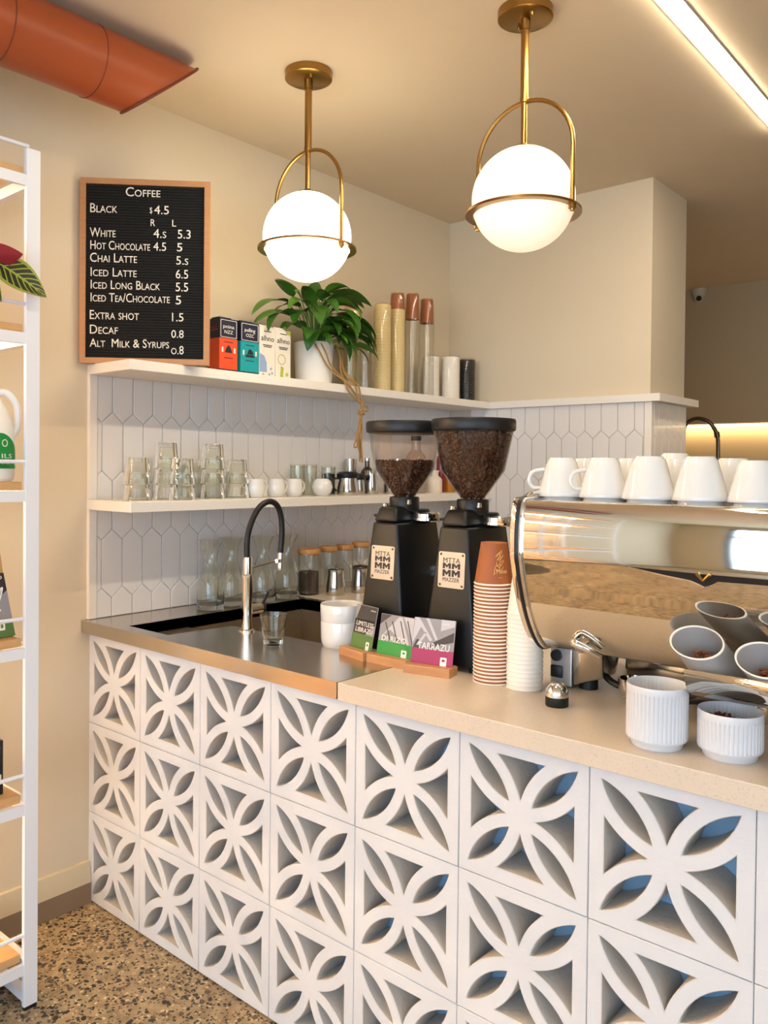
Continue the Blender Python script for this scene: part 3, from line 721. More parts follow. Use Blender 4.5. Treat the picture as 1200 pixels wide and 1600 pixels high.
for i, (e_, hd, L_, W_, dr) in enumerate(leaves):
    b0 = (e_[0]*.35, e_[1]*.25, .150); mid = ((e_[0]+b0[0])*.45, (e_[1]+b0[1])*.42, (e_[2]*.62+b0[2]*.38))
    bm = bm_new(); tube(bm, spline([b0, mid, e_], 5), .0022, 6); st = obj('stem', bm, M['stem'], pl)
    bm = bm_new(); leaf_bm(bm, e_, hd, L_*1.22, W_*1.2, dr, fold=.22, twist=random.uniform(-.3, .3)); obj('leaf', bm, M['leaf_l'] if i % 4 == 0 else M['leaf'], pl, 60)
tw = [[(.060, -.055, .155), (.082, -.048, .12), (.088, .0, .06), (.118, .07, .006), (.120, .125, -.040), (.122, .150, -.068)],
      [(.066, -.035, .168), (.088, -.02, .12), (.090, .01, .07), (.120, .08, .002), (.121, .135, -.050), (.123, .155, -.07)],
      [(.050, .075, .165), (.076, .075, .12), (.086, .068, .06), (.119, .060, .004), (.121, .085, -.03), (.122, .150, -.07)],
      [(.045, .080, .168), (.074, .082, .11), (.086, .090, .05), (.121, .120, -.004), (.122, .13, -.05), (.124, .158, -.07)],
      [(.040, .082, .165), (.072, .088, .10), (.085, .105, .045), (.120, .135, .004), (.124, .148, -.04), (.124, .165, -.075)]]
bm = bm_new()
for k, p_ in enumerate(tw): tube(bm, spline(p_, 6), .0034, 7)
tube(bm, spline([(.124, .155, -.068), (.124, .158, -.10), (.124, .150, -.13)], 6), .006, 8)
for a_ in (0, 1.3, 2.4):
    tube(bm, [(.124+.011*math.cos(q)*math.cos(a_), .155+.011*math.sin(q), -.105+.009*math.sin(q+a_)) for q in [2*PI*k/14 for k in range(15)]], .0045, 7)
tube(bm, spline([(.124, .158, -.085), (.124, .185, -.080), (.124, .195, -.095), (.124, .180, -.10), (.124, .160, -.092)], 6), .0032, 7)
rnd = random.Random(3)
for k in range(6):
    y = .150+(k-2.5)*.004
    tube(bm, spline([(.124, .152, -.11), (.124+rnd.uniform(-.006, .006), y-.004, -.17), (.124+rnd.uniform(-.008, .008), y-.006+rnd.uniform(-.018, .012), -.225), (.124+rnd.uniform(-.006, .006), y+rnd.uniform(-.012, .012), -.265-rnd.uniform(0, .05))], 6), .0032, 6)
tube(bm, spline([(.124, .143, -.19), (.124, .118, -.225), (.124, .112, -.25), (.124, .130, -.245), (.124, .138, -.22)], 5), .003, 6)
obj('twine', bm, M['twine'], pl)

# ================================================================== sleeves of take-away cups on the upper shelf
def cup_sleeve(label, y, x, r0, h, hb, body, topm, n_ring, bagtop, tilt=0, group='bagged cup stacks on the upper shelf'):
    t = thing('cup_sleeve', label, 'cup stack', (x, y, ZU), 0, group); t.rotation_euler = (0, tilt, 0)
    prof = []; p_ = (h-hb)/n_ring
    for k in range(n_ring):
        z = k*p_; prof += [(r0, z), (r0+.0005, z+p_*.15), (r0, z+p_*.3), (r0*.980, z+p_*.98)]
    prof = [(0, 0)]+prof+[(r0*.93, h-hb)]
    bm = bm_new(); lathe(bm, prof+[(0, h-hb)], n=28); obj('nested_cups', bm, body, t)
    if hb:
        bm = bm_new(); lathe(bm, [(0, h-hb), (r0*1.0, h-hb), (r0*1.0, h-hb+.004), (r0*.86, h-.003), (r0*.80, h), (0, h)], n=28); obj('upturned_cup', bm, topm, t)
    bm = bm_new(); rr = random.Random(int(y*1000))
    ph = [rr.uniform(0, 6) for _ in range(4)]
    wob = lambda a, z: 1+.03*math.sin(3*a+ph[0]+z*40)+.025*math.sin(7*a+ph[1]-z*60)
    lathe(bm, [(r0*1.10, .001), (r0*1.09, h*.3), (r0*1.1, h*.6), (r0*1.04, h*.93), (r0*.9, h+.004)]+([(r0*.3, h+bagtop)] if bagtop else [(0, h+.006)]), n=40, wob=wob); obj('plastic_sleeve', bm, M['sleeve'], t)
clearcup = M['glass_t']
cup_sleeve('bagged stack of cream cups farthest back behind the plant leaves', 1.215, .075, .034, .375, 0, M['creamcup'], None, 26, .02)
cup_sleeve('tall bagged stack of cream cups nearest the plant', 1.322, .160, .037, .385, 0, M['creamcup'], None, 28, .015)
cup_sleeve('bagged stack of cream cups topped by a brown cup', 1.425, .160, .0335, .452, .072, M['creamcup'], M['kraftcup'], 26, .008)
cup_sleeve('bagged stack of clear cups topped by two brown cups', 1.535, .160, .0325, .468, .115, M['sleeve'], M['kraftcup'], 30, .008)
cup_sleeve('bagged stack of clear cups with brown top, right of its twin', 1.645, .160, .033, .462, .112, M['sleeve'], M['kraftcup'], 30, .008)
cup_sleeve('pale bagged lids half hidden behind the clear cup stacks', 1.735, .120, .040, .205, 0, M['cuprim'], None, 22, .01)
cup_sleeve('stack of white lids in plastic beside the black stack', 1.835, .165, .044, .210, 0, M['cuprim'], None, 24, .01)
t = thing('lid_stack', 'shiny black stack of lids at the end of the upper shelf', 'lid stack', (.165, 1.968, ZU))
bm = bm_new(); prof = [(0, 0)]
for k in range(16): prof += [(.044, k*.013), (.0455, k*.013+.004), (.0435, k*.013+.0125)]
lathe(bm, prof+[(.0435, .210), (0, .212)], n=32); obj('nested_lids', bm, M['black'], t)
bm = bm_new(); lathe(bm, [(.0475, .001), (.047, .1), (.0475, .2), (.043, .216), (0, .218)], n=36, wob=lambda a, z: 1+.02*math.sin(5*a+z*30)); obj('plastic_sleeve', bm, M['sleeve'], t)
for (y, x, h_, lb) in ((1.105, .165, .16, 'bagged clear plastic cups nearest the plant pot'), (1.195, .170, .175, 'bagged clear plastic cups below the plant leaves, beside the cream cups')):
    cup_sleeve(lb, y, x, .041, h_, 0, M['sleeve'], None, 9, .09)

# ================================================================== lower shelf: tumblers
def tumbler_bm(up=True, r=.0395, rf=.031, h=.088):
    bm = bm_new(); n = 36
    def fac(a, z): return 1-(.022*abs(math.sin(4.5*a)) if .008 < z < h*.52 else 0)
    prof = [(0, .0), (rf*.96, .0), (rf, .004), (rf+(r-rf)*.45, h*.5), (rf+(r-rf)*.52, h*.53), (rf+(r-rf)*.50, h*.56), (r, h-.001), (r-.0008, h), (r-.002, h-.001), (rf+(r-rf)*.5-.002, h*.56), (rf-.003, .014), (0, .012)]
    if not up: prof = [(a, h-b) for a, b in prof]; f2 = lambda a, z: fac(a, h-z)
    else: f2 = fac
    lathe(bm, prof, n=n, wob=f2); return bm
tg = obj('glass_tumbler', tumbler_bm(True, .0400, .029), M['glass_r'], None, 40, (.733, .160, ZC)); tag(tg, 'clear glass tumbler standing on the steel bench by the tap', 'glass')
inv = None; STEP = .0535
stacks = [(.15, .085, 2, 'leftmost pair'), (.115, .222, 3, 'tall stack second from the left'), (.178, .243, 2, 'front stack in the middle'), (.060, .385, 2, 'stack half hidden between taller ones'), (.14, .404, 3, 'tall stack right of the middle'), (.14, .515, 2, 'stack beside the first white mug')]
pos_ = {2: ('bottom', 'top'), 3: ('bottom', 'middle', 'top')}
for x, y, n, nm in stacks:
    for k in range(n):
        lb = 'upturned tumbler, %s of the %s' % (pos_[n][k], nm)
        if inv is None: inv = obj('glass_tumbler', tumbler_bm(False, .0465, .0365), M['glass_r'], None, 40); o = inv; o.location = (x, y, ZL)
        else: o = dup(inv, (x, y, ZL+k*STEP), random.uniform(0, 6))
        tag(o, lb, 'glass', 'upturned tumblers stacked on the lower shelf')
# mugs
def mug(x, y, label, rz):
    t = thing('mug', label, 'mug', (x, y, ZL), rz, 'white mugs on the lower shelf')
    bm = bm_new(); lathe(bm, [(0, 0), (.024, 0), (.030, .006), (.0345, .022), (.0350, .040), (.0315, .062), (.0295, .070), (.028, .070), (.030, .060), (.032, .035), (.028, .010), (0, .006)], n=36); obj('body', bm, M['ceramic'], t)
    bm = bm_new(); tube(bm, spline([(.031, 0, .058), (.046, 0, .060), (.057, 0, .044), (.050, 0, .022), (.032, 0, .016)], 6), .0042, 8); obj('handle', bm, M['ceramic'], t)
    return t
m0 = mug(.165, .585, 'white mug on lower shelf next to the tumblers', PI/2)
dup(m0, (.165, .688, ZL), PI/2, 'white mug second from the tumblers on lower shelf'); dup(m0, (.165, .783, ZL), PI/2, 'white mug beside the round white jug')
t = thing('round_jug', 'round white china jug with a spoon next to the mugs', 'jug', (.170, .938, ZL))
bm = bm_new(); lathe(bm, [(0, 0), (.022, 0), (.036, .014), (.043, .036), (.036, .060), (.024, .070), (.022, .069), (.032, .057), (.038, .036), (0, .008)], n=36); obj('body', bm, M['ceramic'], t)
bm = bm_new(); tube(bm, [(0, .004, .03), (-.004, .012, .088)], .0018, 6); obj('spoon', bm, M['chrome'], t)
def glass_jar(x, y, r, h, label, lid, fill=None, lidh=.012, z=ZL, gm='glass', fillh=.4, group=None, cat='jar'):
    t = thing('storage_jar', label, cat, (x, y, z), 0, group)
    bm = bm_new(); lathe(bm, [(0, 0), (r*.95, 0), (r, .006), (r, h-lidh*.2), (r-.002, h-lidh*.2), (r-.002, .006), (0, .004)], n=32); obj('glass_body', bm, M[gm], t)
    bm = bm_new(); lathe(bm, [(0, h-lidh), (r*.96, h-lidh), (r*.96, h-lidh*.35), (r*1.05, h-lidh*.35) if lid != 'cork' else (r*.96, h-lidh*.3), (r*1.05, h) if lid != 'cork' else (r*1.02, h-lidh*.3), (r*1.0, h+.004), (0, h+.004)] if lid != 'cork' else [(0, h-.006), (r*.93, h-.006), (r*.93, h), (r*1.06, h), (r*1.06, h+lidh-.002), (r*1.03, h+lidh), (0, h+lidh)], n=32)
    obj('lid', bm, M['cork'] if lid == 'cork' else M[lid], t)
    if fill:
        bm = bm_new(); lathe(bm, [(0, .005), (r-.003, .005), (r-.003, h*fillh), (0, h*fillh+.006)], n=28); obj('contents', bm, fill, t)
    return t
glass_jar(.060, .905, .031, .125, 'glass jar with glass lid behind the mugs, nearer the tumblers', 'glass_t', gm='glass_t', group=None)
glass_jar(.060, .975, .031, .125, 'glass jar with glass lid standing directly behind the round white jug', 'glass_t', gm='glass_t')
glass_jar(.085, 1.062, .030, .118, 'glass jar with dark contents between the round jug and server', 'glass_t', M['ink_k'], gm='glass_t', fillh=.75)
def steel_jug(x, y, r, h, label, z=ZL, lid=False, group=None, handle=1, rz=0, kind='milk_pitcher', cat='pitcher'):
    t = thing(kind, label, cat, (x, y, z), rz, group)
    bm = bm_new(); lathe(bm, [(0, 0), (r*.97, 0), (r, .004), (r, h*.35), (r*.82, h*.82), (r*.84, h), (r*.82, h), (r*.80, h*.82), (r*.97, h*.35), (r*.95, .006), (0, .005)], n=36); obj('body', bm, M['pitcher'], t)
    if lid:
        bm = bm_new(); lathe(bm, [(0, h-.006), (r*.98, h-.006), (r*1.05, h), (r*1.05, h+.012), (r*.8, h+.020), (0, h+.022)], n=32); box(bm, r*.8, r*1.45, -.010, .010, h+.002, h+.014, .003); obj('lid', bm, M['black'], t)
    else:
        bm = bm_new(); hexa(bm, [(r*.70, -.012, h*.86), (r*.86, -.004, h*.86), (r*.86, .004, h*.86), (r*.70, .012, h*.86), (r*.74, -.016, h), (r*1.12, -.003, h+.004), (r*1.12, .003, h+.004), (r*.74, .016, h)], .001, 1); obj('spout', bm, M['pitcher'], t)
    if handle:
        bm = bm_new(); tube(bm, spline([(-r*.80, 0, h*.9), (-r*1.3, 0, h*.86), (-r*1.45, 0, h*.5), (-r*1.05, 0, h*.22)], 6), .0038, 8); obj('handle', bm, M['black'] if lid else M['pitcher'], t)
    return t
steel_jug(.150, 1.115, .046, .078, 'steel coffee server with black lid right of the round jug', lid=True, rz=.9, kind='coffee_server', cat='server')
steel_jug(.115, 1.222, .029, .070, 'small steel server with black lid behind the larger one', lid=True, rz=.9, kind='coffee_server', cat='server')
t = thing('steel_tumbler', 'steel mixing cup standing behind the black lidded servers', 'cup', (.055, 1.235, ZL))
bm = bm_new(); lathe(bm, [(0, 0), (.022, 0), (.026, .155), (.024, .155), (.02, .004), (0, .004)], n=28); obj('body', bm, M['pitcher'], t)
def bottle(x, y, r, h, label, body, cap, z=ZL, neck=.36, kind='syrup_bottle', cat='bottle', capm=None):
    t = thing(kind, label, cat, (x, y, z))
    bm = bm_new(); lathe(bm, [(0, 0), (r*.96, 0), (r, .004), (r, h*.58), (r*.85, h*.66), (r*neck, h*.76), (r*neck, h*.93), (0, h*.93)], n=28); obj('body', bm, body, t)
    bm = bm_new(); lathe(bm, [(0, h*.92), (r*neck*1.15, h*.92), (r*neck*1.15, h), (0, h)], n=20); obj('cap', bm, capm or cap, t)
    return t
steel_jug(.120, 1.300, .032, .105, 'tall steel pitcher right of the servers, by the hopper', rz=-.5)
bottle(.075, 1.325, .030, .160, 'dark glass bottle behind the tall steel pitcher', M['bronze'], M['pitcher'])
steel_jug(.150, 1.405, .036, .105, 'bright steel pitcher behind the emptier grinder hopper', rz=2.3)
t = thing('cocktail_shaker', 'steel shaker cup seen through the emptier grinder hopper', 'shaker', (.090, 1.530, ZL))
bm = bm_new(); lathe(bm, [(0, 0), (.030, 0), (.034, .16), (.032, .16), (.028, .004), (0, .004)], n=28); obj('body', bm, M['pitcher'], t)
bottle(.115, 1.630, .050, .270, 'tall rosy bottle with dark cap seen through the emptier hopper', M['rosyglass'], M['ink_k'], neck=.42)
bottle(.150, 1.735, .036, .108, 'cream china bottle between the two grinder hoppers', M['ceramic_in'], M['ceramic_in'], neck=.5, kind='china_bottle')
bottle(.120, 1.826, .023, .262, 'tall dark red syrup bottle between the grinder hoppers', M['red'], M['ink_w'])
bottle(.120, 1.895, .029, .170, 'amber syrup bottle beside the dark red bottle', M['amber'], M['ink_w'], neck=.5)
t = thing('tea_packet', 'dark red packet at the far end of the lower shelf', 'packet', (.205, 1.985, ZL))
bm = bm_new(); hexa(bm, [(-.03, -.025, 0), (.03, -.025, 0), (.03, .025, 0), (-.03, .025, 0), (-.03, -.025, .118), (.03, -.025, .118), (.03, .025, .118), (-.03, .025, .118)], .003); obj('packet_body', bm, M['redpack'], t, 0)
bm = bm_new(); box(bm, -.0305, .0305, -.0255, .0255, .008, .034); obj('label_band', bm, M['orange'], t, 0)

# ================================================================== bench: carafes, jars, pitchers
def carafe(x, y, label):
    t = thing('glass_carafe', label, 'carafe', (x, y, ZC), 0, 'glass carafes along the tiled wall')
    bm = bm_new(); P_ = [(0, .0), (.046, 0), (.0485, .006), (.050, .030), (.048, .075), (.036, .125), (.0235, .165), (.0225, .185), (.028, .215), (.041, .246), (.0425, .250)]
    Q_ = [(r-.0022, z) for r, z in P_[4:]][::-1]+[(.0475, .030), (.044, .016), (0, .013)]
    lathe(bm, P_+Q_, n=44); obj('body', bm, M['glass_r'], t); return t
c0 = carafe(.125, .410, 'clear glass carafe farthest left, beside the sink')
for x, y, lb in ((.105, .520, 'clear glass carafe second from the left, behind the tap'), (.130, .655, 'clear glass carafe under the black tap hose'), (.130, .785, 'clear glass carafe beside the wooden lidded jars')):
    dup(c0, (x, y, ZC), 1.0, lb)
jg = 'wooden lidded jars on the stone bench'
glass_jar(.135, .900, .044, .168, 'large glass jar with wooden lid nearest the carafes', 'cork', M['groundcoffee'], .017, ZC, group=jg, fillh=.55)
glass_jar(.115, 1.035, .036, .168, 'glass jar with wooden lid, second along the bench', 'cork', None, .017, ZC, group=jg)
glass_jar(.115, 1.138, .036, .168, 'glass jar with wooden lid, third along the bench', 'cork', None, .017, ZC, group=jg)
glass_jar(.130, 1.225, .037, .175, 'glass jar with wooden lid half hidden by a grinder', 'cork', M['groundcoffee'], .017, ZC, group=jg, fillh=.5)
pg = 'steel milk pitchers on the stone bench'
steel_jug(.225, .965, .039, .103, 'steel milk pitcher before the wooden lidded jars', ZC, group=pg, rz=-.3)
steel_jug(.255, 1.080, .037, .100, 'steel milk pitcher half hidden behind the left grinder', ZC, group=pg, rz=-.3)

# ================================================================== tap, bowl, cards
t = thing('kitchen_tap', 'chrome kitchen tap with black arched hose on the steel bench', 'tap', (.536, .229, ZC))
bm = bm_new(); lathe(bm, [(0, 0), (.026, 0), (.026, .005), (.020, .007), (.0165, .008), (.0165, .165), (.0175, .168), (.0175, .178), (.0155, .180), (.0155, .232), (0, .234)], n=32); obj('body', bm, M['chrome'], t)
bm = bm_new(); tube(bm, spline([(0, -.002, .225), (0, -.001, .290), (0, .016, .342), (0, .048, .386), (0, .088, .404), (0, .122, .392), (0, .140, .357), (0, .146, .300), (0, .140, .232)], 8), .0095, 14); obj('hose', bm, M['rubber'], t)
bm = bm_new(); disc(bm, (0, .140, .236), (0, -.02, -1), .0105, .0105, .050, 20); disc(bm, (0, .139, .186), (0, -.02, -1), .009, .0085, .008, 20); obj('spray_head', bm, M['chrome'], t)
bm = bm_new(); tube(bm, [(0, .014, .198), (0, .13, .212)], .0035, 8); disc(bm, (0, .126, .205), (0, 0, 1), .0125, .0125, .012, 20); obj('support_arm', bm, M['chrome'], t)
bm = bm_new(); disc(bm, (0, .010, .066), (0, 1, 0), .0165, .0165, .046, 20); sh = obj('valve', bm, M['chrome'], t)
bm = bm_new(); disc(bm, (0, .056, .066), (0, 1, 0), .0165, .015, .012, 20); tube(bm, [(0, .060, .070), (0, .088, .112)], .0042, 8, radii=[.0052, .0038]); obj('lever', bm, M['black'], sh)

t = thing('white_canister', 'plain white china canister beside the sink, behind the cards', 'canister', (.888, .285, ZC))
bm = bm_new(); lathe(bm, [(0, 0), (.054, 0), (.058, .008), (.0605, .022), (.0612, .070), (.0603, .072), (.0612, .074), (.0625, .118), (.061, .121), (.058, .118), (.056, .02), (0, .012)], n=56); obj('body', bm, M['ceramic'], t)
bm = bm_new(); lathe(bm, [(0, .094), (.0565, .092)], n=40); obj('contents', bm, M['ceramic_in'], t)

def card_stand(label, p, q, cardlabel, kind, cw, gap0):
    """p,q: front bottom corners (left, right) of the wooden block"""
    ang = math.atan2(q[1]-p[1], q[0]-p[0]); L_ = math.dist(p, q)
    t = thing('card_stand', label, 'card stand', (p[0], p[1], ZC), ang, 'wooden card stands on the counter')
    bm = bm_new(); g = .026
    prism(bm, [(0, 0), (.050, 0), (.050, .022), (g+.0045, .022), (g+.0045, .008), (g, .008), (g, .022), (.002, .022), (0, .020)], [], lambda u, v, d: (d, u, v), 0, L_)
    obj('wooden_block', bm, M['bamboo'], t, 0)
    lean = .20; h = {'a': .131, 'b': .118, 'c': .127}[kind]
    c = thing('information_card', cardlabel, 'card', (p[0], p[1], ZC), ang, 'coffee cards in wooden stands')
    ca, sa = math.cos(lean), math.sin(lean)
    def pl(u, v, d): return (gap0+u, g+.0012+v*sa-d*ca, .0085+v*ca+d*sa)
    bm = bm_new(); prism(bm, [(0, 0), (cw, 0), (cw, h), (0, h)], [], pl, -.0006, .0006); obj('card_stock', bm, M['gr2'], c, 0)
    pc = {'a': 'olive', 'b': 'green', 'c': 'magenta'}[kind]; s = h*.40
    bm = bm_new(); prism(bm, [(0, 0), (cw, 0), (cw, s), (0, s)], [], pl, .0006, .0009); obj('colour_band', bm, M[pc], c, 0)
    def poly(mn, pts, lay):
        bm = bm_new()
        for pp in pts: prism(bm, [(a*cw, s+b*(h-s)) for a, b in pp], [], pl, .0006, .0006+.0002*lay)
        obj('picture', bm, M[mn], c, 0)
    bmx = bm_new()
    if kind == 'c':
        poly('gr1', [[(.35, .02), (.98, .30), (.98, .62), (.45, .18)], [(.02, 0), (.10, .28), (.16, .27), (.20, 0)]], 1)
        poly('gr3', [[(.0, .10), (.02, 1), (.12, 1), (.48, .30), (.42, .25), (.18, .7)], [(.28, 1), (.36, 1), (.60, .35), (.55, .30)], [(.66, .62), (.98, .80), (.98, 1), (.66, 1)], [(.10, .1), (.30, .55), (.34, .50), (.16, .08)]], 2)
        text_bm(bmx, 'TARRAZU', lambda a, b, d: pl(cw*.14+a, s*.98+b, .0011+d), cw*.76, h*.13, .0003); obj('lettering', bmx, M['ink_w'], c, 0); bmx = bm_new()
        text_bm(bmx, 'J.MORGAN', lambda a, b, d: pl(cw*.68+a, h*.90+b, .0011+d), cw*.18, h*.022, .0003); obj('lettering', bmx, M['ink_w'], c, 0); bmx = bm_new()
    elif kind == 'b':
        poly('gr3', [[(.05, .10), (.52, .95), (.62, .95), (.90, .0), (.78, .0), (.30, .45)], [(.66, .98), (.98, .98), (.98, .10)]], 1)
        poly('gr1', [[(.0, .60), (.30, .98), (.02, .98)]]+[[(x, .0), (x+.03, .0), (x-.22+.03, .62+x*.25), (x-.22, .62+x*.25)] for x in (.35, .55, .78, .98)], 2)
        text_bm(bmx, 'DI RIZO', lambda a, b, d: pl(cw*.10+a, s*1.02+b, .0011+d), cw*.70, h*.12, .0003); obj('lettering', bmx, M['ink_w'], c, 0); bmx = bm_new()
    else:
        poly('gr1', [[(.02, .35), (.98, .35), (.98, .98), (.20, .98)], [(.02, .0), (.6, 0), (.98, .5), (.02, .5)]], 1)
        for i, w in enumerate(('LIMITLESS', 'LIBRAZU')): text_bm(bmx, w, lambda a, b, d, i=i: pl(cw*.12+a, s*1.42-i*h*.13+b, .0011+d), cw*.80, h*.095, .0003); obj('lettering', bmx, M['ink_w'], c, 0); bmx = bm_new()
        text_bm(bmx, 'MORGAN', lambda a, b, d: pl(cw*.70+a, h*.90+b, .0011+d), cw*.22, h*.024, .0003); obj('lettering', bmx, M['ink_w'], c, 0); bmx = bm_new()
    prism(bmx, rrect(.15*cw, .42*s, .002, 3, .78*cw, .46*s), [rrect(.07*cw, .12*s, .001, 2, .78*cw, .52*s)], pl, .0009, .0011)
    obj('emblem', bmx, M['ink_w'], c, 0); bmx = bm_new()
    prism(bmx, [(.60*cw, .06*s), (.86*cw, .06*s), (.86*cw, .11*s), (.60*cw, .11*s)], [], pl, .0009, .0011)
    obj('small_print', bmx, M['ink_w'], c, 0)
card_stand('wooden card stand farthest left, beside the white canister', (.962, .196), (1.070, .172), 'olive and charcoal coffee card farthest left', 'a', .096, .012)
card_stand('middle wooden card stand holding the green card', (1.077, .178), (1.212, .176), 'green and grey coffee card in the middle stand', 'b', .118, .010)
card_stand('right-hand wooden card stand holding the magenta card', (1.221, .156), (1.344, .180), 'magenta and grey coffee card reading TARRAZU', 'c', .116, .004)

# ================================================================== grinders
def blob_beans(name, label, c, prof, n, seed, parent=None):
    """beans packed against the hopper wall and over the top of the heap"""
    rnd = random.Random(seed); bm = bm_new()
    lathe(bm, [(max(r-.009, .0), z) for r, z in prof]+[(0, prof[-1][1]-.004)], n=24)
    base = [(Vector((math.cos(2*PI*k/6)*sc, math.sin(2*PI*k/6)*sc*.72, z))) for z, sc in ((-.30, .62), (.12, 1.0)) for k in range(6)]
    def bean(p, q, s):
        Rm = q.to_matrix(); vv = [bm.verts.new(p+Rm@(Vector((b.x*s, b.y*s, b.z*s)))) for b in base]
        tp = bm.verts.new(p+Rm@Vector((0, 0, .55*s))); bt = bm.verts.new(p+Rm@Vector((0, 0, -.42*s)))
        for k in range(6):
            j = (k+1) % 6
            bm.faces.new((vv[k], vv[j], vv[6+j], vv[6+k])); bm.faces.new((vv[6+k], vv[6+j], tp)); bm.faces.new((vv[j], vv[k], bt))
    from mathutils import Euler
    segs = list(zip(prof, prof[1:])); area_ = [(a[0]+b[0])*math.dist(a, b) for a, b in segs]; tot = sum(area_)
    for i in range(n):
        x = rnd.random()*tot; k = 0
        while x > area_[k]: x -= area_[k]; k += 1
        a, b = segs[k]; t_ = rnd.random(); r = a[0]+(b[0]-a[0])*t_-.0045; z = a[1]+(b[1]-a[1])*t_; th = rnd.random()*2*PI
        bean(Vector((r*math.cos(th), r*math.sin(th), z)), Euler((rnd.uniform(0, 6), rnd.uniform(0, 6), rnd.uniform(0, 6))).to_quaternion(), rnd.uniform(.0048, .0062))
    rt, zt = prof[-1]
    for i in range(int(n*.35)):
        r = rt*math.sqrt(rnd.random())*.96; th = rnd.random()*2*PI
        bean(Vector((r*math.cos(th), r*math.sin(th), zt-.002+rnd.uniform(-.004, .005))), Euler((rnd.uniform(0, 6), rnd.uniform(0, 6), rnd.uniform(0, 6))).to_quaternion(), rnd.uniform(.0048, .0062))
    o = obj(name, bm, M['bean'], None, 50, c); tag(o, label, 'coffee beans', kind='stuff'); return o
def grinder(cx, cy, label):
    t = thing('coffee_grinder', label, 'grinder', (cx, cy, ZC))
    zt = .364
    bm = bm_new()
    hexa(bm, [(-.084, -.106, .012), (.084, -.106, .012), (.090, .120, .012), (-.090, .120, .012), (-.044, -.086, zt), (.044, -.086, zt), (.052, .088, zt), (-.052, .088, zt)], .007, 3)
    for sx in (-1, 1):
        for sy in (-.085, .1): disc(bm, (sx*.066, sy, 0), (0, 0, 1), .012, .012, .016, 14)
    obj('body', bm, M['grblack'], t, 40)
    bm = bm_new()
    hexa(bm, [(-.045, -.0865, zt+.0015), (.040, -.0865, zt+.0015), (.044, .02, zt+.0015), (-.050, .02, zt+.0015), (-.034, -.070, zt+.044), (.028, -.070, zt+.044), (.030, .02, zt+.044), (-.038, .02, zt+.044)], .010, 3)
    lathe(bm, [(0, zt), (.054, zt), (.056, zt+.020), (.050, zt+.034), (0, zt+.034)], (0, .034, 0), 32)
    obj('head', bm, M['grblack'], t, 40)
    bm = bm_new(); lathe(bm, [(0, zt+.030), (.040, zt+.030), (.0425, zt+.036), (.0425, zt+.066), (.040, zt+.070), (0, zt+.070)], n=36); obj('collar', bm, M['black'], t)
    bm = bm_new(); lathe(bm, [(0, zt+.002), (.040, zt+.002), (.0455, zt+.006), (.0455, zt+.012), (.039, zt+.013), (.039, zt+.024), (.036, zt+.027), (0, zt+.029)], (.062, .020, 0), 36); obj('chrome_dial', bm, M['chrome'], t)
    bm = bm_new(); disc(bm, (-.026, -.052, zt+.043), (0, 0, 1), .009, .007, .008, 16); disc(bm, (.040, -.030, zt+.052), (.2, -.2, 1), .007, .005, .012, 12); obj('chrome_button', bm, M['chrome'], t)
    bm = bm_new(); box(bm, -.072, -.046, -.050, -.030, zt+.012, zt+.020, .003); disc(bm, (-.050, -.040, zt-.002), (-1, 0, 0), .008, .008, .014, 12); obj('side_latch', bm, M['black'], t)
    bm = bm_new(); box(bm, .075, .130, .060, .115, .22, .228, .002); box(bm, .052, .08, .07, .105, .21, .24, .002); obj('portafilter_fork', bm, M['chrome'], t, 0)
    # badge on the sloping face
    z0, z1 = .208, .300; sl = (.020)/(zt-.012)
    def pb(u, v, d): return (u, -.1065+(v-.012)*sl-d, v)
    bm = bm_new(); prism(bm, rrect(.082, z1-z0, .005, 4, .0, (z0+z1)/2), [], pb, 0, .0015); bd = obj('badge', bm, M['badge'], t, 0)
    bm = bm_new()
    for i, (s, w, h) in enumerate((('MTTA', .052, .013), ('MM', .054, .014), ('MM', .054, .017), ('MAZZER', .052, .010))):
        v = (z0+z1)/2+(.018, .003, -.017, -.030)[i]
        if s == 'MM':
            for sx in (-1, 1):
                bm = bm_new(); mw = w*.47; ms = [(0, 0), (0, 1), (.27, 1), (.5, .60), (.73, 1), (1, 1), (1, 0), (.74, 0), (.74, .56), (.5, .16), (.26, .56), (.26, 0)]
                prism(bm, [(sx*w*.265+(a-.5)*mw, v+b*h) for a, b in ms], [], pb, .0015, .0019); obj('lettering', bm, M['ink_k'], bd, 0)
        else:
            bm = bm_new(); text_bm(bm, s, lambda a, b, d, v=v: pb(a, v+b, .0015+d), w, h, .0004, True); obj('lettering', bm, M['ink_k'], bd, 0)
    for sx in (-1, 1):
        for zz in (z0+.007, z1-.007):
            bm = bm_new(); disc(bm, pb(sx*.034, zz, .0015), (0, -1, 0), .0035, .003, .0012, 10); obj('screw', bm, M['bronze'], bd)
    bm = bm_new(); lathe(bm, [(.028, .430), (.032, .436), (.084, .510), (.1065, .616), (.1045, .616), (.082, .511), (.030, .437)], n=64); hp = obj('hopper', bm, M['hopper'], t)
    bm = bm_new(); lathe(bm, [(0, .612), (.104, .612), (.110, .616), (.1115, .622), (.1115, .640), (.109, .645), (0, .647)], n=64); obj('hopper_lid', bm, M['black'], t)
    return t
G1 = (1.052, .365); G2 = (1.285, .362)
grinder(*G1, 'black coffee grinder with hopper one third full of beans')
grinder(*G2, 'black coffee grinder with hopper full of beans beside the coffee machine')
blob_beans('coffee_beans', 'roasted coffee beans one third filling the left hopper', (*G1, ZC), [(.027, .437), (.0315, .441), (.0815, .512), (.0865, .532)], 1150, 1)
blob_beans('coffee_beans', 'roasted coffee beans filling the right hopper to the lid', (*G2, ZC), [(.027, .437), (.0315, .441), (.0815, .512), (.1015, .604)], 2300, 2)

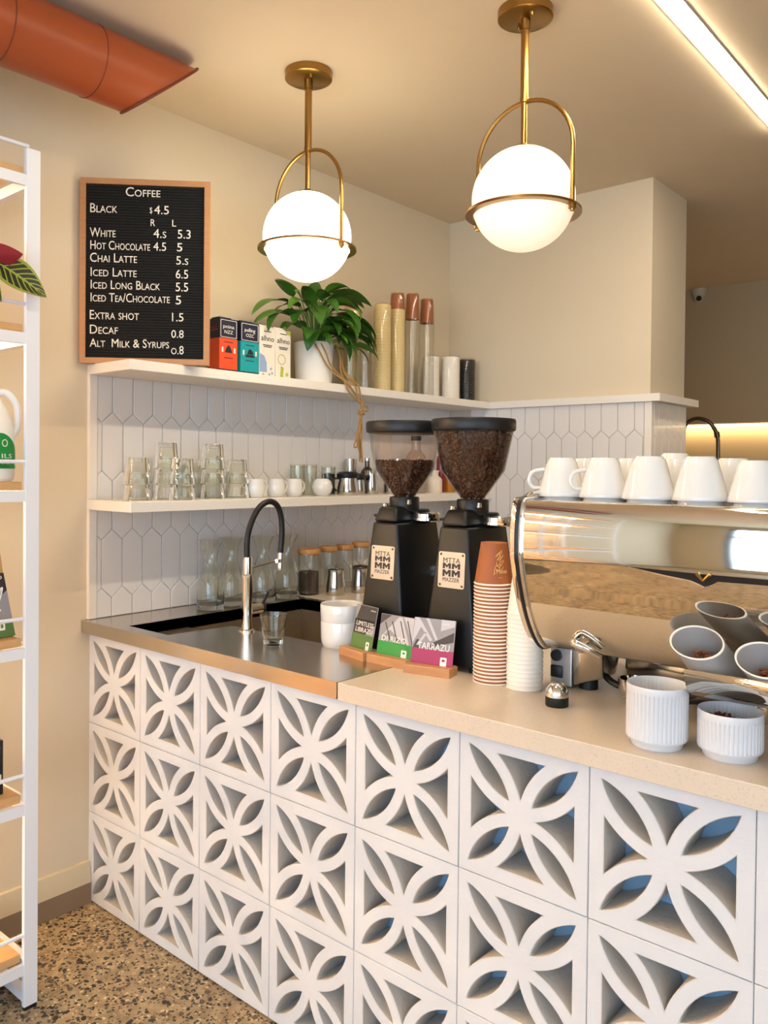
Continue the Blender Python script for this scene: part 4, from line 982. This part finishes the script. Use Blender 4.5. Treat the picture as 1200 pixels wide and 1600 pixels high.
# ================================================================== paper cup stacks
def paper_cup(name, r, rt, h, m_body, m_rim, parent_label):
    t = thing(name, parent_label[0], parent_label[1])
    bm = bm_new(); lathe(bm, [(r-.0006, .002), (rt, h), (rt-.004, h-.001), (0, h-.004)], n=40); obj('cup_wall', bm, m_body, t, 50)
    bm = bm_new(); tube(bm, [((r-.001)*math.cos(2*PI*k/40), (r-.001)*math.sin(2*PI*k/40), .0022) for k in range(41)], .0022, 7, False); obj('rim', bm, m_rim, t, 60)
    return t
bl = 'brown paper cup nested upside down in the tall brown stack, only its white rim showing'
pc0 = paper_cup('paper_cup', .0465, .0315, .100, M['kraftcup'], M['cuprim'], (bl, 'paper cup')); pc0['group'] = 'nested cups of the brown stack'; pc0.location = (1.432, .236, ZC)
N1 = 27; P1 = (1.187-.950)/N1
for k in range(1, N1): dup(pc0, (1.432, .236, ZC+k*P1), k*.7)
top = dup(pc0, (1.432, .236, ZC+N1*P1), 0, 'whole brown printed paper cup topping the tall brown stack'); del top['group']
def on_cup(a, v, d, r=.0465, rt=.0315, h=.100):
    rr = r+(rt-r)*v/h+.0004+d; return (rr*math.cos(a), rr*math.sin(a), v)
bm = bm_new(); a0 = math.atan2(-1.70, 1.07)+.38
def pcup(u, v, d): return on_cup(a0+u/.036, v, d)
text_bm(bm, 'J.Mates', lambda u, v, d: pcup(u-.014, .030+v, d), .030, .010, .0004)
rnd = random.Random(5)
for k, (u, v) in enumerate(((-.006, .042), (.002, .043), (-.004, .054), (.004, .055), (-.002, .066), (.005, .067), (-.005, .074), (.003, .078))):
    pts = [pcup(u+.0045*math.cos(q)*(1+.2*math.sin(3*q+k)), v+.0055*math.sin(q+.3*k), .0004) for q in [2*PI*j/14*.85+k for j in range(15)]]
    tube(bm, pts, .0006, 5)
text_bm(bm, '8 oz', lambda u, v, d: pcup(u-.003, .019+v, d), .006, .0025, .0004)
obj('print', bm, M['gold'], top, 0)
wl = 'white paper cup nested upside down in the white stack beside the coffee machine'
wc0 = paper_cup('paper_cup', .0425, .0300, .095, M['cuprim'], M['cuprim'], (wl, 'paper cup')); wc0['group'] = 'nested cups of the white stack'; wc0.location = (1.518, .240, ZC)
for k in range(1, 18): dup(wc0, (1.518, .240, ZC+k*.0103), k*.7)

# ================================================================== coffee machine
mc = thing('espresso_machine', 'polished chrome espresso machine with white cups stacked on top', 'coffee machine', (1.572, 0, ZC))
XL, XR = .006, .960
PR = [(.130, 1.398), (.117, 1.396), (.110, 1.389), (.1055, 1.376), (.1020, 1.358), (.0995, 1.335), (.0985, 1.312), (.0985, 1.292), (.0995, 1.274), (.104, 1.258), (.1105, 1.232), (.1195, 1.205), (.129, 1.178), (.142, 1.148), (.159, 1.118), (.178, 1.092), (.196, 1.074), (.214, 1.063), (.236, 1.060)]
def strip(bm, prof, x0, x1, nx=1):
    g = [[bm.verts.new((x0+(x1-x0)*i/nx, y, z-ZC)) for y, z in prof] for i in range(nx+1)]
    for i in range(nx):
        for k in range(len(prof)-1): bm.faces.new((g[i][k], g[i][k+1], g[i+1][k+1], g[i+1][k]))
    return g
prs = spline([(0, y, z) for y, z in PR], 4); prof = [(p.y, p.z) for p in prs]
bm = bm_new(); strip(bm, prof, XL, XR); obj('back_panel', bm, M['polished'], mc, 60)
def shifted(prof, d):
    out = []
    for i, (y, z) in enumerate(prof):
        a = prof[max(i-1, 0)]; b = prof[min(i+1, len(prof)-1)]; ty, tz = b[0]-a[0], b[1]-a[1]; l = math.hypot(ty, tz); out.append((y+tz/l*d, z-ty/l*d))
    return out
for x0, x1 in ((-.012, .019), (.950, .981)):
    bm = bm_new(); o_ = shifted(prof, .006); poly = o_+[(.60, 1.058), (.66, 1.10), (.66, 1.36), (.60, 1.402)]
    prism(bm, [(y, z-ZC) for y, z in poly], [], lambda u, v, d: (d, u, v), x0, x1)
    e = [ed for ed in bm.edges if abs(ed.verts[0].co.x-ed.verts[1].co.x) < 1e-6 and len(ed.link_faces) == 2 and ed.calc_face_angle(0) > 1.2]
    bmesh.ops.bevel(bm, geom=e, offset=.004, segments=3, affect='EDGES', profile=.5)
    ep = obj('end_plate', bm, M['chrome'], mc, 40)
    bm = bm_new(); tube(bm, [((x0+x1)/2+.003, y, z-ZC) for y, z in shifted(prof, .0030)], .0062, 8); obj('black_inlay', bm, M['black'], ep)
bm = bm_new(); box(bm, XL+.002, XR-.002, .235, .645, 1.062-ZC, 1.352-ZC); box(bm, XL+.002, XR-.002, .128, .236, 1.340-ZC, 1.352-ZC); box(bm, XL+.002, XR-.002, .60, .655, 1.15-ZC, 1.395-ZC, .006); obj('body', bm, M['pitcher'], mc, 30)
bm = bm_new(); box(bm, XL+.002, XR-.002, .1285, .133, 1.352-ZC, 1.3975-ZC); box(bm, XL+.002, XR-.002, .126, .60, 1.3520-ZC, 1.3545-ZC); obj('cup_tray', bm, M['polished'], mc, 0)
bm = bm_new(); tube(bm, spline([(.0, .135, 1.396-ZC), (.01, .16, 1.412-ZC), (.02, .25, 1.418-ZC), (.02, .5, 1.418-ZC), (.02, .58, 1.405-ZC)], 6), .006, 10); obj('cup_rail', bm, M['chrome'], mc)
def zprof(z):
    for a, b in zip(prof, prof[1:]):
        if (a[1] >= z >= b[1]): return a[0]+(b[0]-a[0])*(a[1]-z)/((a[1]-b[1]) or 1)
    return prof[-1][0]
# slot under the upper hood, following the panel
bm = bm_new(); up_ = [(.248, 1.2735), (.40, 1.2715), (.60, 1.2725), (.80, 1.2735), (.93, 1.275)]; lo_ = [(.93, 1.264), (.80, 1.262), (.60, 1.261), (.425, 1.2585), (.413, 1.251), (.402, 1.2465), (.392, 1.251), (.377, 1.2565), (.33, 1.262), (.256, 1.2725)]
prism(bm, [(u, v) for u, v in up_+lo_], [], lambda u, v, d: (u, zprof(v)-d, v-ZC), -.003, .0008); sl_ = obj('slot', bm, M['black'], mc, 0)
bm = bm_new(); tube(bm, [(u, zprof(v)-.001, v-ZC) for u, v in lo_[::-1]], .0014, 6); obj('slot_edge', bm, M['chrome'], sl_)
bm = bm_new(); tube(bm, [(.39, zprof(1.27)-.003, 1.2725-ZC), (.402, zprof(1.262)-.006, 1.260-ZC), (.414, zprof(1.27)-.003, 1.2725-ZC)], .004, 6); obj('slot_catch', bm, M['brass'], sl_)
bm = bm_new(); disc(bm, (.118, zprof(1.085)-.000, 1.082-ZC), (.2, -.9, .5), .016, .013, .012, 20); tube(bm, spline([(.105, .17, 1.092-ZC), (.118, .155, 1.092-ZC), (.14, .165, 1.082-ZC), (.158, .185, 1.068-ZC)], 5), .009, 12); obj('drain_lever', bm, M['chrome'], mc)
bm = bm_new()
for x in (.06, .90):
    for y in (.34, .60): disc(bm, (x, y, 0), (0, 0, 1), .022, .018, .115, 20)
obj('feet', bm, M['black'], mc)
bm = bm_new(); box(bm, .10, .94, .46, .66, .012, .065, .004); obj('drip_tray', bm, M['pitcher'], mc, 30)
cb = bm_new(); hexa(cb, [(-.022, .305, .004), (.036, .300, .004), (.036, .40, .004), (-.022, .40, .004), (-.022, .305, .094), (.036, .300, .094), (.036, .40, .110), (-.022, .40, .110)], .003); ctl = obj('control_box', cb, M['alu'], mc, 0)
bm = bm_new(); disc(bm, (-.004, .303, .074), (0, -1, 0), .014, .013, .008, 24); box(bm, -.018, .012, .297, .304, .022, .050, .002); obj('control_knob', bm, M['black'], ctl)
bm = bm_new(); hexa(bm, [(.040, .300, .01), (.10, .33, .03), (.10, .40, .03), (.040, .40, .004), (.040, .29, .105), (.125, .27, .110), (.125, .38, .110), (.040, .38, .110)], .004); obj('hose_cover', bm, M['polished'], mc, 30)
bm = bm_new(); strip(bm, [(.200, 1.072), (.18, 1.061), (.14, 1.054), (.10, 1.053), (.06, 1.057), (.034, 1.071), (.022, 1.091), (.018, 1.110)], .398, .94); tr = obj('front_tray', bm, M['polished'], mc, 60)
sm = tr.modifiers.new('thick', 'SOLIDIFY'); sm.thickness = .003
bm = bm_new(); tube(bm, spline([(.17, .36, .03), (.22, .33, .012), (.30, .35, .022), (.38, .38, .03)], 6), .010, 10); tube(bm, spline([(.06, .38, .05), (.13, .34, .02), (.24, .36, .015)], 6), .008, 10); obj('drain_hose', bm, M['rubber'], mc)

# portafilters lying under the machine
def portafilter(x, y, rz, label):
    t = thing('portafilter', label, 'portafilter', (x, y, ZC), rz, 'portafilters under the coffee machine')
    bm = bm_new(); lathe(bm, [(0, .012), (.028, .012), (.034, .022), (.035, .05), (.031, .05), (.029, .024), (0, .020)], n=32); tube(bm, [(.03, 0, .034), (.055, 0, .034)], .008, 10); obj('basket', bm, M['chrome'], t)
    bm = bm_new(); tube(bm, spline([(.050, 0, .034), (.075, 0, .035), (.12, 0, .032), (.165, 0, .025), (.178, 0, .022)], 5), .013, 12); obj('handle', bm, M['black'], t)
    bm = bm_new(); tube(bm, [(-.012, 0, .014), (-.020, 0, .006)], .006, 8); tube(bm, [(.012, 0, .014), (.020, 0, .006)], .006, 8); obj('spout', bm, M['chrome'], t)
    return t
portafilter(1.755, .31, .15, 'chrome portafilter lying behind the tall ribbed jar')
portafilter(2.045, .315, 3.05, 'chrome portafilter lying behind the short ribbed jar')

# cups on the machine, upside down and two high
def cup_bm(r=.052, rb=.0275, h=.086):
    bm = bm_new(); P_ = [(r*.90, .004), (r, 0), (r+.0012, .002), (r*.985, .009), (r*.775, h*.60), (rb*1.19, h*.90), (rb*1.02, h*.965), (rb*.98, h), (rb*.84, h), (rb*.78, h-.004), (0, h-.003)]
    lathe(bm, P_, n=44); return bm
def cup(label, group):
    t = thing('coffee_cup', label, 'cup', (0, 0, 0), 0, group)
    obj('body', cup_bm(), M['ceramic'], t, 50)
    bm = bm_new(); tube(bm, spline([(.047, 0, .018), (.064, 0, .020), (.072, 0, .036), (.063, 0, .054), (.038, 0, .060)], 6), .0042, 8); obj('handle', bm, M['ceramic'], t)
    return t
gU, gLw = 'upper cups on the coffee machine', 'lower cups on the coffee machine'
spots = [(1.622, .212, 1, 3.75, 'front row, farthest left'), (1.722, .212, 1, 3.85, 'front row, second from the left'), (1.824, .206, 1.03, 2.3, 'front row, third from the left'), (1.928, .208, 1.02, 2.2, 'front row, fourth from the left'), (2.030, .208, .93, 2.3, 'front row, fifth from the left'), (2.132, .215, .93, 3.3, 'front row, cut off by the right edge'),
         (1.630, .318, 1, 1.0, 'back row, farthest left'), (1.738, .318, 1, 1.4, 'back row, second from the left'), (1.842, .320, 1, 1.3, 'back row, behind the third front cup'), (1.955, .322, 1, 1.0, 'back row, behind the fourth front cup'), (2.062, .320, .93, .8, 'back row, behind the fifth front cup')]
c0 = None
for x, y, s, rz, nm in spots:
    lo = 'white upturned cup under another, ' + nm; hi = 'white upturned cup on top, ' + nm
    if c0 is None: c0 = cup(lo, gLw); c0.location = (x, y, 1.3552); c0.rotation_euler = (0, 0, 2.3)
    else: dup(c0, (x, y, 1.3552), 2.3, lo, gLw, (s, s, s))
    dup(c0, (x, y, 1.4045), rz, hi, gU, (s, s, s))
hi3 = dup(c0, (1.795, .425, 1.3552), 2, 'white upturned cup at the back of the tray behind the third cups', gLw); dup(c0, (1.795, .425, 1.418), 1, 'white upturned cup standing tallest at the back of the machine', gU)

# small things in front of the machine
t = thing('tamper', 'small chrome domed tamper with black base on the stone counter', 'tamper', (1.646, .158, ZC))
bm = bm_new(); lathe(bm, [(0, 0), (.024, 0), (.025, .002), (.025, .021), (0, .021)], n=36); obj('base', bm, M['black'], t)
bm = bm_new(); lathe(bm, [(.0248, .021)]+[(.0248*math.cos(PI/2*k/12), .025+.027*math.sin(PI/2*k/12)) for k in range(12)]+[(0, .052)], n=36); obj('dome', bm, M['chrome'], t)
def ribbed(x, y, r, h, label):
    t = thing('ribbed_jar', label, 'jar', (x, y, ZC)); bm = bm_new(); n = 352
    def wob(a, z): return 1-(.030*(1-min(1, abs(math.sin(22*a))*1.5)) if .019 < z < h-.014 else 0)
    lathe(bm, [(0, 0), (r*.80, 0), (r*.84, .004), (r*.85, .009), (r*.97, .0145), (r, .0185), (r, .0195), (r, h*.5), (r, h-.0145), (r, h-.0135), (r, h-.003), (r*.985, h), (r*.955, h-.003), (r*.94, .03), (r*.85, .016), (0, .014)], n=n, wob=wob); obj('body', bm, M['ceramic_m'], t, 50)
    return t
ribbed(1.908, .054, .0555, .116, 'tall white ribbed jar on the stone counter')
ribbed(2.030, .084, .0555, .084, 'short white ribbed jar holding cinnamon bark')
def chips(name, label, c, r, n, seed, size=.02, mat_='cinnamon'):
    rnd = random.Random(seed); bm = bm_new()
    for i in range(n):
        a = rnd.uniform(0, 6.28); q = r*math.sqrt(rnd.random()); p = Vector((q*math.cos(a), q*math.sin(a), rnd.uniform(0, size*.7))); d = Vector((rnd.uniform(-1, 1), rnd.uniform(-1, 1), rnd.uniform(-.4, .5))).normalized()*size*rnd.uniform(.4, 1)
        tube(bm, [p-d*.5, p+d*.5], rnd.uniform(.0015, .003), 5)
    o = obj(name, bm, M[mat_], None, 30, c); tag(o, label, 'spice', kind='stuff'); return o
chips('cinnamon_bark', 'cinnamon bark pieces in the short ribbed jar', (2.008, .105, ZC+.050), .020, 60, 4, .018)
def canister(cx, cy, cz, label, blabel, seed, dens):
    """tube with a slanted mouth: rings stay parallel to the mouth and slide along the axis"""
    a = Vector((.45, .30, -.72)).normalized(); nrm = Vector((.165, -.47, .86)).normalized(); e1 = Vector((.945, .33, 0)); e1 = (e1-nrm*e1.dot(nrm)).normalized(); e2 = nrm.cross(e1)
    L_ = .088; foot = Vector((cx, cy, cz))+a*L_
    t = thing('angled_canister', label, 'canister', foot)
    def ring(bm, r, s, n=48): return [bm.verts.new(-a*L_+a*s+(e1*math.cos(2*PI*k/n)+e2*math.sin(2*PI*k/n))*r) for k in range(n)]
    def loft(bm, rs):
        for A, B_ in zip(rs, rs[1:]):
            for k in range(len(A)): bm.faces.new((A[k], A[(k+1) % len(A)], B_[(k+1) % len(A)], B_[k]))
    bm = bm_new(); rs = [ring(bm, .0440, L_), ring(bm, .0450, L_-.003), ring(bm, .0460, .001), ring(bm, .0440, .001), ring(bm, .0420, L_-.006)]
    loft(bm, rs); bm.faces.new(rs[0]); bm.faces.new(rs[-1]); bmesh.ops.recalc_face_normals(bm, faces=bm.faces[:]); obj('body', bm, M['grey_in'], t)
    bm = bm_new(); rs = [ring(bm, .0438, .001), ring(bm, .0465, .001), ring(bm, .0465, -.001), ring(bm, .0438, -.001)]; loft(bm, rs+[rs[0]]); bmesh.ops.recalc_face_normals(bm, faces=bm.faces[:]); obj('rim', bm, M['cuprim'], t)
    p = Vector((cx, cy, cz))+a*L_*.52; chips('cinnamon_bark', blabel, p, .030, dens, seed, .022); return t
canister(1.975, .066, 1.150, 'grey tilted canister with a little cinnamon, nearer the tall jar', 'few cinnamon pieces in the left tilted canister', 8, 36)
canister(2.090, .066, 1.136, 'grey tilted canister full of cinnamon at the right edge', 'heap of cinnamon pieces filling the right tilted canister', 9, 130)

# ================================================================== display shelf at the left
sx0, sx1, sy0, sy1 = .045, .392, -3.05, -.378
rk = thing('display_shelf', 'white metal shelf unit with oak boards at the left wall', 'shelf unit', (sx0, sy1, 0))
def lb(*a): return (a[0]-sx0, a[1]-sx0, a[2]-sy1, a[3]-sy1, a[4], a[5])
for x, y in ((sx1-.014, sy1-.038), (sx0, sy1-.038), (sx1-.014, sy0), (sx0, sy0), (sx1-.014, -1.28), (sx0, -1.28), (sx1-.014, -2.16), (sx0, -2.16)):
    bm = bm_new(); box(bm, *lb(x, x+.014, y, y+.038, .010, 2.30), .001, 1); pp = obj('post', bm, M['frame'], rk, 0)
    bm = bm_new(); box(bm, *lb(x+.001, x+.013, y+.002, y+.036, 0, .010)); obj('foot', bm, M['black'], pp, 0)
levels = [.098, .528, .948, 1.366, 1.784, 2.200]
for z in levels:
    for x in (sx1-.013, sx0+.001):
        bm = bm_new(); box(bm, *lb(x, x+.012, sy0+.038, sy1-.038, z, z+.029)); obj('rail', bm, M['frame'], rk, 0)
    for y in (sy1-.030, sy0+.004):
        bm = bm_new(); box(bm, *lb(sx0+.014, sx1-.014, y, y+.024, z, z+.029)); obj('cross_rail', bm, M['frame'], rk, 0)
    bm = bm_new(); box(bm, *lb(sx0+.016, sx1-.018, sy0+.04, sy1-.040, z+.030, z+.052), .001, 1); obj('board', bm, M['oak_l'], rk, 0)
    bm = bm_new(); tube(bm, [(sx1-.007-sx0, sy0+.02-sy1, z+.106), (sx1-.007-sx0, -.030, z+.106)], .0055, 10); obj('guard_rod', bm, M['frame'], rk)
    if z > .2:
        bm = bm_new(); box(bm, *lb(sx0+.03, sx0+.045, sy0+.06, sy1-.05, z+.018, z+.028)); obj('led_strip', bm, M['ledshelf'], rk, 0)
for y in (sy1-.030, sy0+.004):
    bm = bm_new(); box(bm, *lb(sx0+.014, sx1-.014, y, y+.024, .012, .036)); obj('base_rail', bm, M['frame'], rk, 0)
SH = lambda i: levels[i]+.0525

t = thing('milk_jug', 'white plastic milk jug with green cap and label', 'milk jug', (.305, -.480, SH(3)), .0)
bm = bm_new(); prof_ = [(0, 0), (.060, .0), (.068, .012), (.069, .12), (.064, .155), (.050, .195), (.032, .225), (.021, .240), (.020, .258), (0, .258)]
lathe(bm, prof_, n=40); obj('body', bm, M['jug'], t)
bm = bm_new(); tube(bm, spline([(.02, .016, .236), (.03, .040, .236), (.035, .064, .205), (.035, .066, .150), (.03, .052, .118)], 6), .0095, 12); obj('handle', bm, M['jug'], t)
bm = bm_new(); lathe(bm, [(0, .258), (.022, .256), (.022, .276), (.020, .279), (0, .279)], n=28); obj('cap', bm, M['lidgreen'], t)
def oncyl(r): return lambda u, v, d: ((r+d)*math.cos(u/r), (r+d)*math.sin(u/r), v)
fj = oncyl(.0695)
bm = bm_new(); g = 14
prev = None
for k in range(g+1):
    u = -.05+.128*k/g; top_ = .128-.050*max(0, (k/g-.45)/.55)**1.6
    cur = (bm.verts.new(fj(u, .035, 0)), bm.verts.new(fj(u, top_, 0)))
    if prev: bm.faces.new((prev[0], cur[0], cur[1], prev[1]))
    prev = cur
obj('label_band', bm, M['green'], t)
bm = bm_new(); text_bm(bm, 'O', lambda u, v, d: fj(u+.008, .092+v, .0005+d), .018, .020, .0004); obj('lettering', bm, M['ink_w'], t, 0)
bm = bm_new(); text_bm(bm, 'ILS', lambda u, v, d: fj(u+.008, .062+v, .0005+d), .034, .012, .0004); obj('lettering', bm, M['ink_w'], t, 0)
bm = bm_new(); text_bm(bm, '1.5', lambda u, v, d: fj(u+.058, .044+v, .0005+d), .012, .006, .0004)
obj('lettering', bm, M['ink_w'], t, 0)
bm = bm_new()
for q in (.012, .026): prism(bm, rrect(.010, .008, .003, 3, q, .050), [], fj, .0005, .0009)
obj('emblem', bm, M['ink_g'], t, 0)

t = thing('coffee_bag', 'kraft and black coffee bag with green base standing on middle board', 'coffee bag', (.300, -.480, SH(2)), 0)
bm = bm_new(); hexa(bm, [(-.034, -.075, 0), (.034, -.075, 0), (.034, .066, 0), (-.034, .066, 0), (-.010, -.070, .175), (.012, -.070, .175), (.012, .042, .175), (-.010, .042, .175)], .004); hexa(bm, [(-.010, -.070, .172), (.012, -.070, .172), (.012, .042, .172), (-.010, .042, .172), (-.004, -.068, .222), (.006, -.068, .222), (.006, .038, .222), (-.004, .038, .222)], .002); obj('bag_body', bm, M['kraft'], t, 30)
def fb(u, v, d): return (.0345-v*.022/.175+d, u, v)
def lim(v): return .0655-v*.024/.175
bm = bm_new(); prism(bm, [(-.073, .002), (lim(.002), .002), (lim(.172), .172), (-.068, .172)], [], fb, 0, .0006); obj('black_label', bm, M['ink_k'], t, 0)
bm = bm_new(); prism(bm, [(-.073, .002), (lim(.002), .002), (lim(.045), .045), (-.072, .045)], [], fb, .0006, .0010); obj('green_base', bm, M['olive'], t, 0)
bm = bm_new(); prism(bm, [(-.072, .046), (lim(.046), .046), (lim(.125), .125), (.022, .105), (-.01, .062), (-.072, .055)], [], fb, .0006, .0010); obj('grey_sweep', bm, M['gr2'], t, 0)
bm = bm_new(); text_bm(bm, 'D', lambda u, v, d: fb(u+.024, .155+v, .001+d), .012, .010, .0004)
tube(bm, spline([fb(*q, .0015) for q in ((-.01, .070), (.0, .102), (.008, .080), (.016, .110), (.020, .088), (.030, .126), (.036, .132), (.033, .118), (.024, .092))], 5), .0020, 6); text_bm(bm, 'o', lambda u, v, d: fb(u+.018, .070+v, .001+d), .012, .011, .0004)
prism(bm, rrect(.016, .020, .002, 3, .030, .030), [rrect(.007, .010, .001, 2, .030, .031)], fb, .001, .0014)
obj('lettering', bm, M['ink_w'], t, 0)

t = thing('black_box', 'black box with white lettering standing on lower board', 'box', (.300, -.505, SH(1)), 0)
bm = bm_new(); box(bm, -.035, .035, -.06, .058, 0, .145, .001, 1); obj('box_body', bm, M['black'], t, 0)
bm = bm_new(); text_bm(bm, 'B', lambda u, v, d: (.0353+d, .036+u, .122+v), .013, .014, .0004); prism(bm, rrect(.07, .026, .003, 3, .0175, .042), [], lambda u, v, d: (.0353+d, u, v), 0, .0004); obj('lettering', bm, M['ink_w'], t, 0)

# patterned plant on the shelf
t = thing('patterned_plant', 'patterned leafy plant with red leaf backs on left shelf', 'plant', (.285, -.590, SH(4)))
bm = bm_new(); lathe(bm, [(0, 0), (.055, 0), (.070, .11), (.066, .11), (.062, .09), (0, .09)], n=32); obj('pot', bm, M['potwhite'], t)
bm = bm_new(); lathe(bm, [(.0625, .088), (0, .094)], n=24); obj('soil', bm, M['soil'], t)
def pleaf(base, hd, L_, W_, dr, tw_, red=False, up=Vector((0, 0, 1))):
    bm = bm_new(); b0 = (base[0]*.2, base[1]*.2, .09); tube(bm, spline([b0, ((base[0]+b0[0])*.5, (base[1]+b0[1])*.42, base[2]*.75+.03), base], 6), .0022, 6); obj('stem', bm, M['leafred'], t)
    bm = bm_new(); uvl = bm.loops.layers.uv.new('UVMap'); leaf_bm(bm, base, hd, L_, W_, dr, up, fold=.12, nu=14, nv=5, uvl=uvl, twist=tw_, two=1)
    o = obj('leaf', bm, [M['leafred'] if red else M['calathea'], M['leafred']], t, 60)
pleaf((.105, .090, .150), (.45, .80, -.52), .150, .052, .25, 1.0)
pleaf((.090, .060, .150), (.4, .55, .2), .11, .036, .5, -.9, True)
pleaf((.085, .055, .135), (.3, .5, -.8), .105, .028, .2, .9)
pleaf((.080, .080, .150), (.15, .15, -1), .12, .014, .1, .9, True, Vector((1, 0, 0)))
pleaf((.075, .02, .20), (.3, .9, .25), .12, .03, 1.0, .3)
pleaf((.06, -.05, .18), (.4, -.7, .3), .14, .04, .9, .3)
pleaf((-.02, -.08, .19), (-.2, -.8, .4), .14, .04, .9, .1)
pleaf((-.05, .04, .22), (-.2, .4, .8), .12, .04, .8, .1)

bpy.context.view_layer.update()
